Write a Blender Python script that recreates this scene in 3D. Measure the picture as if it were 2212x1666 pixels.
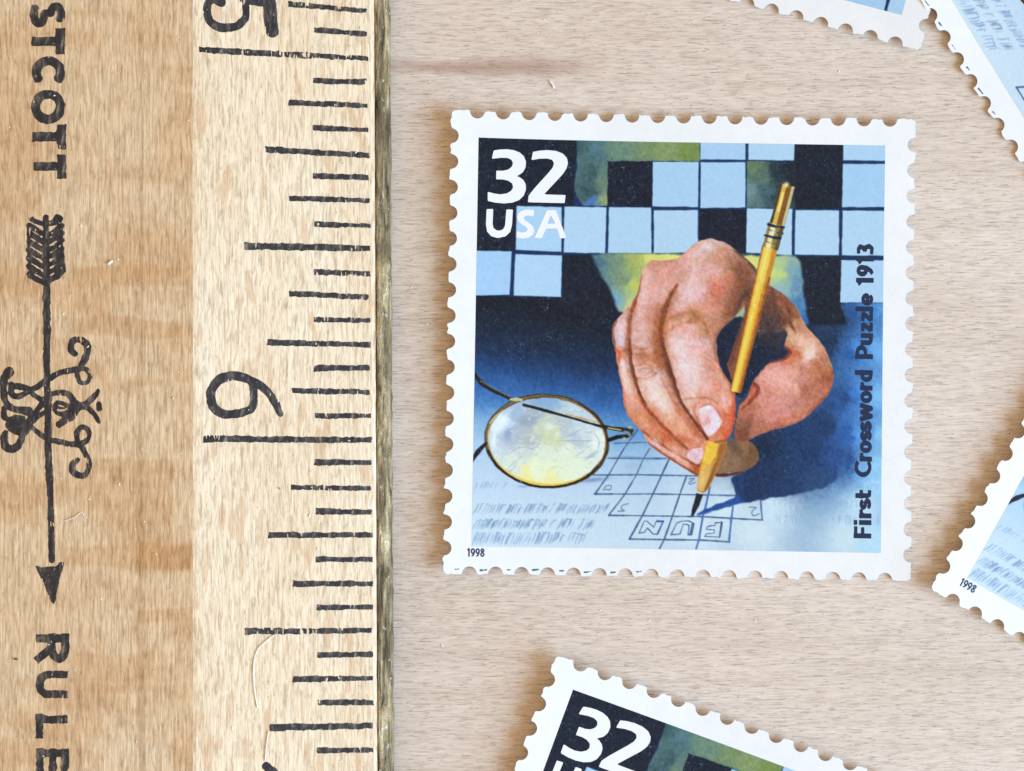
import bpy, math
import numpy as np
from mathutils import Vector, Matrix, Euler

for o in list(bpy.data.objects):
    bpy.data.objects.remove(o, do_unlink=True)
scene = bpy.context.scene
COL = scene.collection
MM = 0.001                      # everything below is measured in millimetres, built in metres

# ---------------------------------------------------------------------------
# camera: a phone held about 12 cm above the table, almost straight down
# ---------------------------------------------------------------------------
PW, PH = 2212.0, 1666.0         # sheet of measuring units used for the layout
FOC = 3910.0                    # focal length in the same units
CAM_H, TILT = 122.0, math.radians(2.2)
cam_d = bpy.data.cameras.new("camera")
cam = bpy.data.objects.new("camera", cam_d)
COL.objects.link(cam)
cam_d.sensor_fit = 'HORIZONTAL'
cam_d.sensor_width = 36.0
cam_d.lens = 36.0 * FOC / PW
cam_d.clip_start, cam_d.clip_end = 0.005, 20.0
CAM = np.array([0.0, -CAM_H * math.tan(TILT), CAM_H])
cam.location = CAM * MM
cam.rotation_euler = (TILT, 0, 0)
scene.camera = cam

# ---------------------------------------------------------------------------
# light: one wide window far off to the right (cool), warm dim room all round
# ---------------------------------------------------------------------------
world = bpy.data.worlds.new("World")
scene.world = world
world.use_nodes = True
bgn = world.node_tree.nodes["Background"]
bgn.inputs[0].default_value = (1.0, 0.74, 0.46, 1)
bgn.inputs[1].default_value = 0.69


def area_lamp(name, loc, target, sx, sy, power, color):
    d = bpy.data.lights.new(name, 'AREA')
    d.shape, d.size, d.size_y = 'RECTANGLE', sx, sy
    d.energy, d.color = power, color
    ob = bpy.data.objects.new(name, d)
    COL.objects.link(ob)
    ob.location = loc
    ob.rotation_euler = (Vector(target) - Vector(loc)).to_track_quat('-Z', 'Y').to_euler()
    return ob


area_lamp("window_light", (0.47, -0.17, 0.265), (0, 0, 0), 0.42, 0.36, 6.25, (0.42, 0.69, 0.98))
scene.view_settings.view_transform = 'Standard'
scene.view_settings.look = 'None'
scene.view_settings.gamma = 1
scene.view_settings.use_curve_mapping = False
scene.view_settings.exposure = 0.0
scene.render.engine = 'CYCLES'
scene.cycles.use_denoising = False
scene.cycles.max_bounces = 6


def ray(px, py):
    """direction of the sight line through a point of the measuring sheet"""
    x, y = (px - PW / 2) / FOC, -(py - PH / 2) / FOC
    c, s = math.cos(TILT), math.sin(TILT)
    return np.array([x, y * c + s, y * s - c])


def on_plane(px, py, z=0.0, m=0.0, x0=0.0):
    """where that sight line meets the plane Z = z + m (X - x0), in mm"""
    r = ray(px, py)
    t = (z + m * (CAM[0] - x0) - CAM[2]) / (r[2] - m * r[0])
    return CAM + r * t


# ---------------------------------------------------------------------------
# 2-D shape tools: signed distances, noise, splines (all plain numpy)
# ---------------------------------------------------------------------------
def catmull(pts, closed=True, n=8):
    p = np.asarray(pts, float)
    m = len(p)
    out = []
    rng_ = range(m if closed else m - 1)
    for i in rng_:
        if closed:
            a, b, c, d = p[(i - 1) % m], p[i], p[(i + 1) % m], p[(i + 2) % m]
        else:
            a, b, c, d = p[max(i - 1, 0)], p[i], p[i + 1], p[min(i + 2, m - 1)]
        for k in range(n):
            t = k / n
            out.append(0.5 * ((2 * b) + (c - a) * t + (2 * a - 5 * b + 4 * c - d) * t * t + (3 * b - a - 3 * c + d) * t ** 3))
    if not closed:
        out.append(p[-1])
    return np.array(out)


def sd_poly(X, Y, poly):
    """signed distance to a closed polygon (negative inside)"""
    p = np.asarray(poly, float)
    d2 = np.full(X.shape, 1e18)
    inside = np.zeros(X.shape, bool)
    m = len(p)
    for i in range(m):
        ax, ay = p[i]
        bx, by = p[(i + 1) % m]
        ex, ey = bx - ax, by - ay
        L = ex * ex + ey * ey
        if L < 1e-12:
            continue
        wx, wy = X - ax, Y - ay
        t = np.clip((wx * ex + wy * ey) / L, 0, 1)
        d2 = np.minimum(d2, (wx - ex * t) ** 2 + (wy - ey * t) ** 2)
        if abs(ey) > 1e-12:
            c = ((ay <= Y) & (by > Y)) | ((by <= Y) & (ay > Y))
            xi = ax + (Y - ay) * ex / ey
            inside ^= c & (X < xi)
    d = np.sqrt(d2)
    return np.where(inside, -d, d)


def sd_stroke(X, Y, pts, w, flat=False):
    """signed distance to a polyline stroke; w = half width, a number or one per point"""
    p = np.asarray(pts, float)
    ws = np.full(len(p), float(w)) if np.isscalar(w) else np.asarray(w, float)
    d = np.full(X.shape, 1e9)
    m = len(p)
    for i in range(m - 1):
        ax, ay = p[i]
        ex, ey = p[i + 1] - p[i]
        L = max(ex * ex + ey * ey, 1e-12)
        wx, wy = X - ax, Y - ay
        tr = (wx * ex + wy * ey) / L
        t = np.clip(tr, 0, 1)
        dd = np.hypot(wx - ex * t, wy - ey * t) - (ws[i] + (ws[i + 1] - ws[i]) * t)
        if flat:
            ln = math.sqrt(L)
            if i == 0:
                dd = np.maximum(dd, -tr * ln)
            if i == m - 2:
                dd = np.maximum(dd, (tr - 1) * ln)
        d = np.minimum(d, dd)
    return d


def _h(ix, iy, s):
    n = (ix.astype(np.int64) * 374761393 + iy.astype(np.int64) * 668265263 + s * 974634777) & 0xffffffff
    n = ((n ^ (n >> 13)) * 1274126177) & 0xffffffff
    return ((n ^ (n >> 16)) & 0xffff) / 65535.0


def vnoise(X, Y, s=0):
    ix, iy = np.floor(X), np.floor(Y)
    fx, fy = X - ix, Y - iy
    fx, fy = fx * fx * (3 - 2 * fx), fy * fy * (3 - 2 * fy)
    a, b, c, d = _h(ix, iy, s), _h(ix + 1, iy, s), _h(ix, iy + 1, s), _h(ix + 1, iy + 1, s)
    return (a + (b - a) * fx) * (1 - fy) + (c + (d - c) * fx) * fy - 0.5


def fnoise(X, Y, s=0, o=3):
    r, a = 0, 1.0
    for k in range(o):
        r = r + a * vnoise(X * 2 ** k, Y * 2 ** k, s + 17 * k)
        a *= 0.5
    return r


# ---------------------------------------------------------------------------
# stroke alphabet: every glyph in a box of cap height 1 (y up), polylines of a
# skeleton; widths are added when it is drawn
# ---------------------------------------------------------------------------
def arc(cx, cy, rx, ry, a0, a1, n=14):
    t = np.radians(np.linspace(a0, a1, n))
    return [(cx + rx * math.cos(q), cy + ry * math.sin(q)) for q in t]


def glyphs(b):
    """b = half stroke width; skeletons are inset by b so the ink fills 0..1. returns {char: (advance, [polylines])}"""
    t, x, lo = 1 - b, 0.70 - b, b
    G = {}
    G['F'] = (.62, [[(lo, 0), (lo, 1)], [(0, t), (.56, t)], [(0, .49), (.52, .49)]])
    G['E'] = (.66, [[(lo, 0), (lo, 1)], [(0, t), (.58, t)], [(0, .51), (.54, .51)], [(0, lo), (.58, lo)]])
    G['L'] = (.60, [[(lo, 1), (lo, 0)], [(0, lo), (.55, lo)]])
    G['T'] = (.72, [[(0, t), (.70, t)], [(.35, 0), (.35, 1)]])
    G['W'] = (1.25, [[(b * .9, 1), (.33, b * .6), (.62, t), (.91, b * .6), (1.24 - b * .9, 1)]])
    G['I'] = (2 * b + .02, [[(lo, 0), (lo, 1)]])
    G['R'] = (.74, [[(lo, 0), (lo, 1)], [(0, t), (.36, t)] + arc(.36, (t + .47) / 2, .34 - b + .03, (t - .47) / 2, 88, -88, 10) + [(0, .47)], [(.34, .47), (.66, 0)]])
    G['U'] = (.78, [[(lo, 1), (lo, .38)] + arc(.36, .38, .36 - b, .38 - b, 180, 360, 14) + [(.72 - b, 1)]])
    G['P'] = (.70, [[(lo, 0), (lo, 1)], [(0, t), (.34, t)] + arc(.34, (t + .42) / 2, .34 - b, (t - .42) / 2, 88, -88, 12) + [(0, .42)]])
    G['C'] = (.80, [arc(.50, .5, .50 - b, .5 - b, 48, 312, 22)])
    G['O'] = (1.02, [arc(.49, .5, .49 - b, .5 - b, 90, 450, 30)])
    G['S'] = (.68, [arc(.33, .74, .31 - b, .26 - b, 40, 262, 14) + arc(.32, .27, .34 - b, .27 - b, 90, -140, 14)])
    # lower case, x height .70
    G['i'] = (2 * b + .08, [[(lo, 0), (lo, .70)], [(lo, .80), (lo, 1.0)]])
    G['l'] = (2 * b + .08, [[(lo, 0), (lo, 1.02)]])
    G['r'] = (.44, [[(lo, 0), (lo, .70)], [(lo, .42), (lo + .07, .56), (.30, x), (.42, x)]])
    ry = (.70 - 2 * b) / 4
    G['s'] = (.48, [arc(.22, .70 - b - ry, .20 - b * .45, ry, 25, 265, 12) + arc(.22, b + ry, .21 - b * .45, ry, 85, -155, 12)])
    G['t'] = (.46, [[(.11 + b * .2, .92), (.11 + b * .2, .24), (.18, b + .01), (.40, b)], [(0, x), (.40, x)]])
    G['o'] = (.64, [arc(.30, .35, .31 - b, .36 - b, 90, 450, 26)])
    G['w'] = (.94, [[(b * .8, .70), (.26, b * .5), (.46, .60), (.66, b * .5), (.92 - b * .8, .70)]])
    G['d'] = (.66, [arc(.30, .35, .31 - b, .36 - b, 60, 300, 20), [(.58 - b, 0), (.58 - b, 1.02)]])
    G['u'] = (.66, [[(lo, .70), (lo, .28)] + arc(.28, .28, .29 - b, .29 - b, 185, 340, 10), [(.58 - b, 0), (.58 - b, .70)]])
    G['z'] = (.52, [[(.02, x), (.44, x)], [(.40, x), (.08, lo)], [(.03, lo), (.48, lo)]])
    G['e'] = (.62, [[(.10, .345), (.58 - b, .345), (.58 - b, .40)], arc(.29, .35, .31 - b, .36 - b, 4, 318, 22)])
    G['1'] = (.50, [[(.27, 0), (.27, 1)], [(.30, t), (.02, .76)]])
    G['9'] = (.66, [arc(.29, .66, .30 - b, .34 - b, 0, 360, 22), [(.58 - b, .68), (.55 - b, .40), (.40 - b, .16), (.12, b * .7)]])
    G['3'] = (.62, [[(.05, t - .01), (.30, t), (.47 - b * .3, .80), (.40 - b * .3, .58), (.18, .53)], [(.18, .53), (.44 - b * .3, .46), (.50 - b * .3, .26), (.34, b + .0), (.02, b + .03)]])
    G['8'] = (.64, [arc(.29, .75, .27 - b, .25 - b, 0, 360, 20), arc(.29, .27, .30 - b, .28 - b, 0, 360, 22)])
    G[' '] = (.30, [])
    return G


def text_strokes(s, b, size, track=0.06, squeeze=1.0):
    """lay a word out along +x; returns list of polylines (units of size) and total length"""
    G = glyphs(b)
    x, out = 0.0, []
    for ch in s:
        adv, pls = G[ch]
        for pl in pls:
            out.append([((x + px) * size * squeeze, py * size) for px, py in pl])
        x += adv + track
    return out, x * size * squeeze


# ---------------------------------------------------------------------------
# the picture printed on the stamps, painted as coloured ink on a fine grid.
# picture units: 1347 units across, x right, y down.
# ---------------------------------------------------------------------------
ART = 1347.0
UMM = 49.07            # picture units per millimetre
STAMP_X0, STAMP_X1, STAMP_Y0, STAMP_Y1 = -91.0, 1446.0, -88.0, 1437.0


def TLp(x, y): return (105.8 + .38096 * x, 105.8 + .38096 * y)
def TRp(x, y): return (846.3 + .38096 * x, 105.8 + .38096 * y)
def Hp(x, y): return (581.8 + .55545 * x, 423.1 + .5556 * y)
def Gp(x, y): return (105.8 + .5239 * x, 714.0 + .5239 * y)
def Rp(x, y): return (846.3 + .5239 * x, 714.0 + .5239 * y)
def Fp(x, y): return (581.8 + .27498 * x, 1243.0 + .27498 * y)
def mp(f, pts): return [f(*q) for q in pts]


def to_sheet(c):
    """sheet (slightly turned sketch) coordinates -> upright picture units"""
    c = np.asarray(c, float)
    dx, dy = c[..., 0] - 172, c[..., 1] - 150
    return np.stack([dx + dy * 9 / ART, dy - dx * 18 / ART], -1)


def paint_picture(N):
    g = np.linspace(0, ART, N)
    A, B = np.meshgrid(g, g)
    X = 172 + A - B * 9 / ART
    Y = 150 + B + A * 18 / ART
    img = np.zeros((N, N, 3))
    px = ART / (N - 1)
    # the brush drags colours about a little
    WX = 26 * fnoise(X / 46, Y / 46, 91, 2) + 13 * fnoise(X / 9, Y / 15, 92, 2)
    WY = 26 * fnoise(X / 46, Y / 46, 93, 2) + 13 * fnoise(X / 15, Y / 9, 94, 2)

    def box(pts, pad):
        q = to_sheet(np.asarray(pts))
        x0, y0 = q.min(0) - pad
        x1, y1 = q.max(0) + pad
        i0, i1 = max(int(y0 / px), 0), min(int(y1 / px) + 2, N)
        j0, j1 = max(int(x0 / px), 0), min(int(x1 / px) + 2, N)
        return (slice(i0, max(i1, i0)), slice(j0, max(j1, j0)))

    def idw(pts, sl=(slice(None), slice(None)), p=3.0):
        x, y = X[sl] + WX[sl], Y[sl] + WY[sl]
        acc = np.zeros(x.shape + (3,))
        ws = np.zeros(x.shape)
        for (a, b, c) in pts:
            w = 1.0 / (((x - a) ** 2 + (y - b) ** 2) ** (p / 2) + 40.0)
            ws += w
            acc += w[..., None] * np.array(c, float)
        return acc / ws[..., None]

    def lay(sl, m, col):
        m = np.clip(m, 0, 1)[..., None]
        img[sl] = img[sl] * (1 - m) + np.asarray(col, float) * m

    def wob(sl, amp, sc=22.0, s=3):
        return amp * fnoise(X[sl] / sc, Y[sl] / sc, s, 2)

    def fill(pts, col, soft=1.6, rough=0.0, alpha=1.0, clip=None):
        sl = box(pts, soft + rough * 2 + 4)
        if X[sl].size == 0:
            return
        d = sd_poly(X[sl], Y[sl], pts) + wob(sl, rough)
        m = np.clip(0.5 - d / (2 * soft), 0, 1) * alpha
        if clip is not None:
            m = m * clip[sl]
        c = col(sl) if callable(col) else np.array(col, float)
        lay(sl, m, c)

    def line(pts, w, col, soft=1.4, rough=0.0, alpha=1.0, clip=None, smooth=True):
        pts = catmull(pts, False, 6) if smooth and len(pts) > 2 else np.asarray(pts, float)
        ww = w
        if not np.isscalar(w):
            ww = np.interp(np.linspace(0, 1, len(pts)), np.linspace(0, 1, len(w)), w)
        mx = np.max(ww)
        sl = box(pts, mx + soft + rough * 2 + 4)
        if X[sl].size == 0:
            return
        d = sd_stroke(X[sl], Y[sl], pts, ww) + wob(sl, rough)
        m = np.clip(0.5 - d / (2 * soft), 0, 1) * alpha
        if clip is not None:
            m = m * clip[sl]
        lay(sl, m, col)

    def blob(x, y, rx, ry, ang, col, alpha, clip=None, k=2.0):
        c, s = math.cos(math.radians(ang)), math.sin(math.radians(ang))
        r = max(rx, ry) * 2.3
        sl = box([(x - r, y - r), (x + r, y + r)], 2)
        if X[sl].size == 0:
            return
        dx, dy = X[sl] - x, Y[sl] - y
        u, v = (dx * c + dy * s) / rx, (-dx * s + dy * c) / ry
        m = np.exp(-(u * u + v * v) ** (k / 2)) * alpha
        if clip is not None:
            m = m * clip[sl]
        lay(sl, m, col)

    def mask(pts, soft=1.6, rough=0.0):
        d = sd_poly(X, Y, pts)
        if rough:
            d = d + rough * fnoise(X / 22, Y / 22, 3, 2)
        return np.clip(0.5 - d / (2 * soft), 0, 1)

    # ---- backdrop: night blue falling to pale desk paper
    bg = [(180, 690, (25, 31, 44)), (400, 700, (25, 31, 44)), (600, 740, (26, 33, 46)), (180, 780, (28, 41, 60)), (400, 790, (29, 44, 66)),
          (600, 840, (31, 52, 82)), (180, 870, (34, 62, 102)), (400, 870, (38, 72, 120)), (620, 930, (48, 92, 150)), (180, 950, (58, 100, 150)),
          (400, 945, (54, 102, 165)), (560, 980, (62, 115, 180)), (650, 1040, (92, 145, 200)), (180, 1060, (135, 175, 212)), (640, 1085, (118, 165, 212)),
          (710, 1120, (165, 200, 230)), (180, 1150, (182, 205, 227)), (190, 1250, (194, 211, 229)), (400, 1320, (208, 221, 234)), (200, 1400, (202, 217, 233)),
          (600, 1440, (214, 226, 236)), (400, 1480, (212, 225, 236)), (640, 1200, (200, 218, 235)), (800, 1230, (210, 226, 240)), (820, 1330, (216, 228, 240)),
          (900, 1440, (216, 229, 240)), (1100, 1450, (216, 228, 236)), (1400, 1465, (208, 224, 234)), (1490, 1480, (190, 222, 241)),
          (1440, 1370, (196, 220, 238)), (1495, 1300, (172, 214, 242)), (1150, 1370, (210, 226, 239)), (1000, 1370, (216, 229, 240)),
          (1300, 700, (28, 38, 54)), (1370, 740, (34, 52, 80)), (1410, 720, (52, 92, 150)), (1460, 710, (74, 135, 200)), (1510, 700, (92, 155, 215)),
          (1350, 820, (32, 50, 78)), (1400, 860, (52, 98, 162)), (1440, 850, (82, 145, 215)), (1505, 850, (118, 178, 232)),
          (1380, 1000, (40, 74, 124)), (1420, 1000, (64, 120, 195)), (1455, 1000, (98, 160, 225)), (1505, 1000, (135, 190, 236)),
          (1340, 1120, (38, 66, 108)), (1400, 1120, (52, 98, 165)), (1445, 1130, (92, 152, 220)), (1505, 1130, (145, 197, 238)),
          (1300, 1200, (34, 58, 94)), (1400, 1220, (46, 86, 146)), (1440, 1235, (125, 178, 228)), (1505, 1230, (158, 206, 240)),
          (1150, 1200, (32, 54, 88)), (1100, 1100, (30, 48, 78)), (1000, 900, (27, 38, 58)), (1100, 800, (27, 36, 54)), (1250, 800, (28, 40, 60)), (1250, 1000, (30, 48, 78))]
    img[:] = idw(bg, p=2.8)
    ys = [560, 690, 780, 850, 915, 980, 1040, 1090, 1150, 1250, 1350, 1520]
    cs = np.array([(25, 31, 44), (25, 31, 44), (28, 42, 62), (31, 54, 88), (40, 78, 130), (60, 110, 172), (100, 150, 200), (140, 178, 214), (176, 203, 228), (194, 212, 231), (206, 220, 234), (212, 225, 236)], float)
    yy_ = Y - np.clip((X - 180) * .13, 0, 70) + 24 * fnoise(X / 90, Y / 60, 61, 2) + WY * .5
    left = np.stack([np.interp(yy_, ys, cs[:, q]) for q in range(3)], -1)
    mixl = np.clip((X - 760) / 160, 0, 1)[..., None]
    img[:] = left * (1 - mixl) + img * mixl

    # ---- crossword wall at the top
    dark, gap, pale = (28, 35, 50), (24, 52, 94), (178, 208, 236)
    wall = [(150, 120), (1540, 130), (1540, 690), (1372, 690), (1372, 640), (455, 640), (455, 676), (150, 672)]
    fill(wall, gap, 1.2, 1.0)
    D = lambda *q: fill(list(q), dark, 1.5, 2.5)
    D((150, 130), (497, 130), (488, 374), (150, 372))
    D((150, 360), (297, 362), (295, 524), (150, 521))
    D((600, 222), (748, 222), (749, 374), (600, 372))
    D((1219, 140), (1379, 150), (1377, 378), (1214, 378))
    D((905, 381), (1061, 381), (1060, 536), (905, 530))
    D((452, 533), (1384, 536), (1376, 700), (1395, 760), (600, 780), (455, 690))
    teal = [(500, 180, (66, 96, 102)), (560, 190, (92, 126, 134)), (560, 210, (80, 112, 120)), (640, 190, (112, 140, 120)), (720, 190, (132, 150, 104)), (720, 210, (118, 140, 112)), (800, 190, (138, 154, 104)),
            (890, 190, (126, 146, 82)), (500, 250, (86, 114, 114)), (540, 270, (66, 94, 98)), (575, 290, (112, 134, 114)), (590, 350, (156, 164, 112)), (550, 358, (78, 124, 184)),
            (510, 335, (74, 98, 104)), (530, 320, (62, 88, 94)), (590, 250, (98, 124, 118))]
    fill([(497, 130), (905, 140), (904, 220), (600, 222), (600, 371), (520, 372), (498, 340), (488, 300), (499, 240)], lambda sl: idw(teal, sl), 1.8, 4)
    tl2 = [(1070, 240, (112, 132, 100)), (1080, 330, (116, 142, 142)), (1110, 270, (92, 116, 104)), (1130, 320, (76, 104, 112)), (1155, 260, (42, 58, 66)), (1150, 330, (52, 74, 84)),
           (1205, 300, (33, 42, 55)), (1205, 240, (31, 38, 51))]
    fill([(1062, 221), (1222, 221), (1222, 376), (1062, 376)], lambda sl: idw(tl2, sl), 1.6, 2)
    cells = [((907, 130), (1056, 140), (1057, 216), (907, 215)), ((1066, 130), (1219, 140), (1217, 218), (1066, 216)), ((1381, 130), (1545, 140), (1545, 219), (1380, 217)),
             ((750, 224), (901, 224), (901, 373), (750, 371)), ((909, 225), (1056, 224), (1058, 374), (909, 376)), ((1380, 229), (1545, 229), (1545, 372), (1378, 372)),
             ((300, 374), (449, 376), (449, 524), (298, 519)), ((458, 374), (597, 375), (594, 528), (457, 526)), ((606, 375), (745, 376), (748, 527), (604, 528)),
             ((755, 385), (901, 383), (901, 524), (756, 526)), ((1063, 377), (1213, 379), (1212, 532), (1062, 524)), ((1224, 383), (1368, 383), (1369, 532), (1222, 530)),
             ((1380, 384), (1545, 384), (1545, 533), (1378, 532)), ((150, 524), (284, 524), (279, 668), (150, 672)), ((297, 533), (451, 536), (449, 673), (293, 670)),
             ((1377, 548), (1545, 548), (1545, 688), (1374, 688))]
    for i, c in enumerate(cells):
        k = (_h(np.array([i * 7.0]), np.array([3.0]), 5)[0] - .5) * 16
        fill(list(c), (pale[0] + k, pale[1] + k * .6, pale[2]), 1.6, 1.6)
    # pool of lamp light behind the hand
    cone = [(555, 570, (78, 112, 132)), (590, 600, (96, 130, 140)), (630, 560, (118, 144, 122)), (650, 620, (126, 146, 120)), (700, 560, (172, 180, 100)), (745, 545, (226, 222, 122)),
            (690, 640, (196, 204, 96)), (650, 690, (150, 176, 170)), (680, 690, (198, 204, 130)), (620, 680, (110, 160, 205)), (1080, 560, (226, 222, 128)), (1130, 590, (218, 226, 128)), (1165, 600, (196, 214, 128)),
            (1200, 590, (136, 168, 178)), (1235, 620, (112, 148, 178)), (1180, 660, (150, 186, 196)), (1245, 680, (84, 130, 175)), (1265, 740, (56, 104, 172)), (820, 540, (230, 226, 130))]
    fill([(548, 531), (600, 528), (1225, 534), (1243, 560), (1252, 640), (1270, 760), (1230, 780), (900, 800), (640, 722), (612, 650), (575, 590)], lambda sl: idw(cone, sl, 2.4), 5.0, 6)
    line([(606, 528), (1060, 528)], 1.5, (96, 126, 140), 1.2, alpha=.5)

    # ---- grid drawn on the paper, in perspective
    ink = (74, 100, 140)

    def gl(f, pts, w=2.5, col=ink, a=.95):
        line(mp(f, pts), w, col, 1.2, 1.6, a, smooth=False)
    gl(Gp, [(1000, 845), (1200, 838)], 2.2, (88, 112, 148))
    gl(Gp, [(960, 940), (1330, 940)], 2.4)
    gl(Gp, [(870, 1045), (1160, 1043), (1600, 1050)], 2.4)
    gl(Gp, [(878, 1165), (1250, 1163), (1790, 1172)], 2.4)
    gl(Gp, [(968, 1298), (1560, 1305), (1940, 1325)], 2.4)
    gl(Gp, [(1100, 1447), (1560, 1452), (1730, 1463)], 2.8)
    gl(Gp, [(1145, 760), (1060, 880), (965, 1045), (880, 1165)])
    gl(Gp, [(1225, 875), (1185, 940), (1140, 1045), (1070, 1165), (968, 1298)])
    gl(Gp, [(1345, 945), (1300, 1045), (1245, 1165), (1180, 1300), (1100, 1447)], 3.0)
    gl(Gp, [(1458, 1045), (1415, 1165), (1370, 1300), (1318, 1450), (1290, 1506)], 3.0)
    gl(Fp, [(1325, 210), (1290, 380), (1240, 570), (1200, 830), (1165, 945)], 3.6, (84, 118, 168))
    gl(Fp, [(1605, 440), (1585, 580), (1558, 860)], 3.6, (84, 118, 168))
    gl(Fp, [(1935, 370), (1955, 600)], 3.4, (92, 122, 162))
    # letters in the three cells (outlined, upside down) and little clue numbers
    for pts in ([(480, 760), (540, 615), (575, 620), (655, 690), (690, 610), (770, 615), (700, 775), (645, 770), (580, 700), (545, 750), (480, 762)],
                [(862, 782), (930, 640), (1000, 615), (1080, 615), (1140, 645), (1110, 780), (1065, 780), (1080, 665), (1010, 650), (970, 770), (862, 782)],
                [(1450, 805), (1475, 630), (1395, 635), (1385, 670), (1330, 672), (1295, 685), (1285, 715), (1385, 720), (1375, 760), (1290, 765), (1265, 800), (1450, 805)]):
        line(mp(Fp, pts), 1.7, (78, 104, 144), 1.1, 1.2, smooth=False)
    line(mp(Fp, [(770, 618), (700, 772)]), 2.6, (50, 92, 168), 1.2, 1.0, smooth=False)
    line(mp(Fp, [(690, 620), (770, 620)]), 2.8, (50, 92, 168), 1.2, 1.0, smooth=False)
    line(mp(Fp, [(1445, 805), (1470, 632)]), 3.4, (74, 98, 142), 1.2, 1.0, smooth=False)
    line(mp(Fp, [(1090, 780), (1120, 650)]), 3.0, (80, 108, 150), 1.2, 1.0, smooth=False)
    for pts in ([(225, 500), (300, 495), (265, 470), (280, 430), (345, 410)], [(1795, 450), (1880, 450), (1830, 500), (1850, 550), (1920, 525)],
                [(1080, 110), (1140, 105), (1080, 150), (1085, 175), (1150, 150)], [(45, 250), (80, 200), (140, 195), (130, 240), (70, 240)]):
        line(mp(Fp, pts), 1.8, (96, 118, 148), 1.2, .8, .9)
    # lines of type, too small to read
    rs = np.random.RandomState(4)

    def type_row(x0, x1, y0, y1, slope, lean, col, a=.8, dens=9.0):
        x = x0
        while x < x1:
            wd = rs.uniform(.6, 1.4) * dens
            if rs.rand() > .12:
                yy = y0 + (x - x0) * slope
                hgt = (y1 - y0) * rs.uniform(.62, 1.0)
                off = (y1 - y0 - hgt) * rs.rand()
                p0 = (x + lean * hgt, yy + off)
                p1 = (x, yy + off + hgt)
                mid = ((p0[0] + p1[0]) / 2 + rs.uniform(-4, 4), (p0[1] + p1[1]) / 2)
                line([p0, mid, p1], [1.2, rs.uniform(1.6, 3.4), 1.0], col, 2.2, 2.4, a * rs.uniform(.45, .95))
                if rs.rand() > .5:
                    line([p0, (p0[0] + wd * .7, p0[1] + rs.uniform(-2, 6))], 1.5, col, 2.0, 1.4, a * .6, smooth=False)
            x += wd
    slate = (116, 142, 178)
    type_row(166, 604, 1357, 1390, -.004, .55, slate)
    type_row(166, 566, 1406, 1440, 0, .55, slate)
    type_row(164, 528, 1450, 1490, -.004, .45, (120, 148, 188))
    type_row(170, 262, 1284, 1308, 0, .5, (140, 162, 190), .7, 14)
    type_row(1160, 1440, 1336, 1366, .03, .05, (150, 178, 208), .75, 13)
    type_row(1165, 1505, 1386, 1420, .02, .05, (150, 178, 208), .8, 13)
    type_row(1330, 1500, 1290, 1316, -.02, .2, (140, 172, 208), .7, 15)
    blob(330, 1300, 16, 4, 5, (110, 135, 170), .5)
    blob(700, 1205, 60, 5, 3, (90, 118, 158), .6)
    blob(690, 1232, 34, 18, -10, (165, 185, 210), .6)
    blob(560, 1278, 46, 7, -6, (110, 138, 178), .8)

    # ---- cast shadow of the hand on the paper
    sh = mp(Rp, [(105, 1300), (230, 1228), (345, 1185), (345, 1120), (330, 1060), (420, 1010), (480, 860), (600, 760), (800, 680), (1000, 560), (1110, 620), (1130, 900), (1085, 1000), (1000, 1075), (880, 1130), (700, 1168), (500, 1200), (300, 1245)])
    shc = [(940, 1385, (62, 104, 176)), (1000, 1352, (44, 78, 138)), (1080, 1320, (30, 52, 88)), (1150, 1250, (30, 52, 86)), (1280, 1180, (34, 60, 100)), (1380, 1210, (46, 82, 140)), (1400, 1120, (52, 98, 165)),
           (1200, 1310, (36, 60, 100)), (1320, 1100, (36, 62, 102)), (1300, 1290, (46, 76, 118)), (1420, 1080, (66, 122, 195)), (1100, 1150, (26, 42, 66))]
    fill(catmull(mp(Rp, [(420, 1010), (480, 860), (600, 760), (800, 680), (960, 560), (1040, 620), (1050, 860), (1010, 980), (900, 1060), (700, 1120), (500, 1140), (400, 1120)]), True, 4), lambda sl: idw(shc, sl), 30, 24)
    sh2 = [q if q[0] < Rp(960, 0)[0] else (Rp(960, 0)[0] + (q[0] - Rp(960, 0)[0]) * .35, q[1]) for q in sh]
    fill(catmull(sh2, True, 4), lambda sl: idw(shc, sl), 3.5, 6)
    gl(Fp, [(1290, 400), (1262, 500)], 3.0, (60, 104, 176), .6)
    fill(mp(Fp, [(1175, 530), (1280, 470), (1600, 345), (1680, 300), (1700, 400), (1400, 480), (1240, 520)]), (44, 82, 150), 2.2, 2)

    # ---- spectacles
    lens = [Gp(575 + 380 * math.cos(t) * 1.0 - 20 * math.sin(t), 832 + 283 * math.sin(t) + 30 * math.cos(t)) for t in np.linspace(0, 2 * math.pi, 40, endpoint=False)]
    lm = mask(lens, 2)
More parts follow.
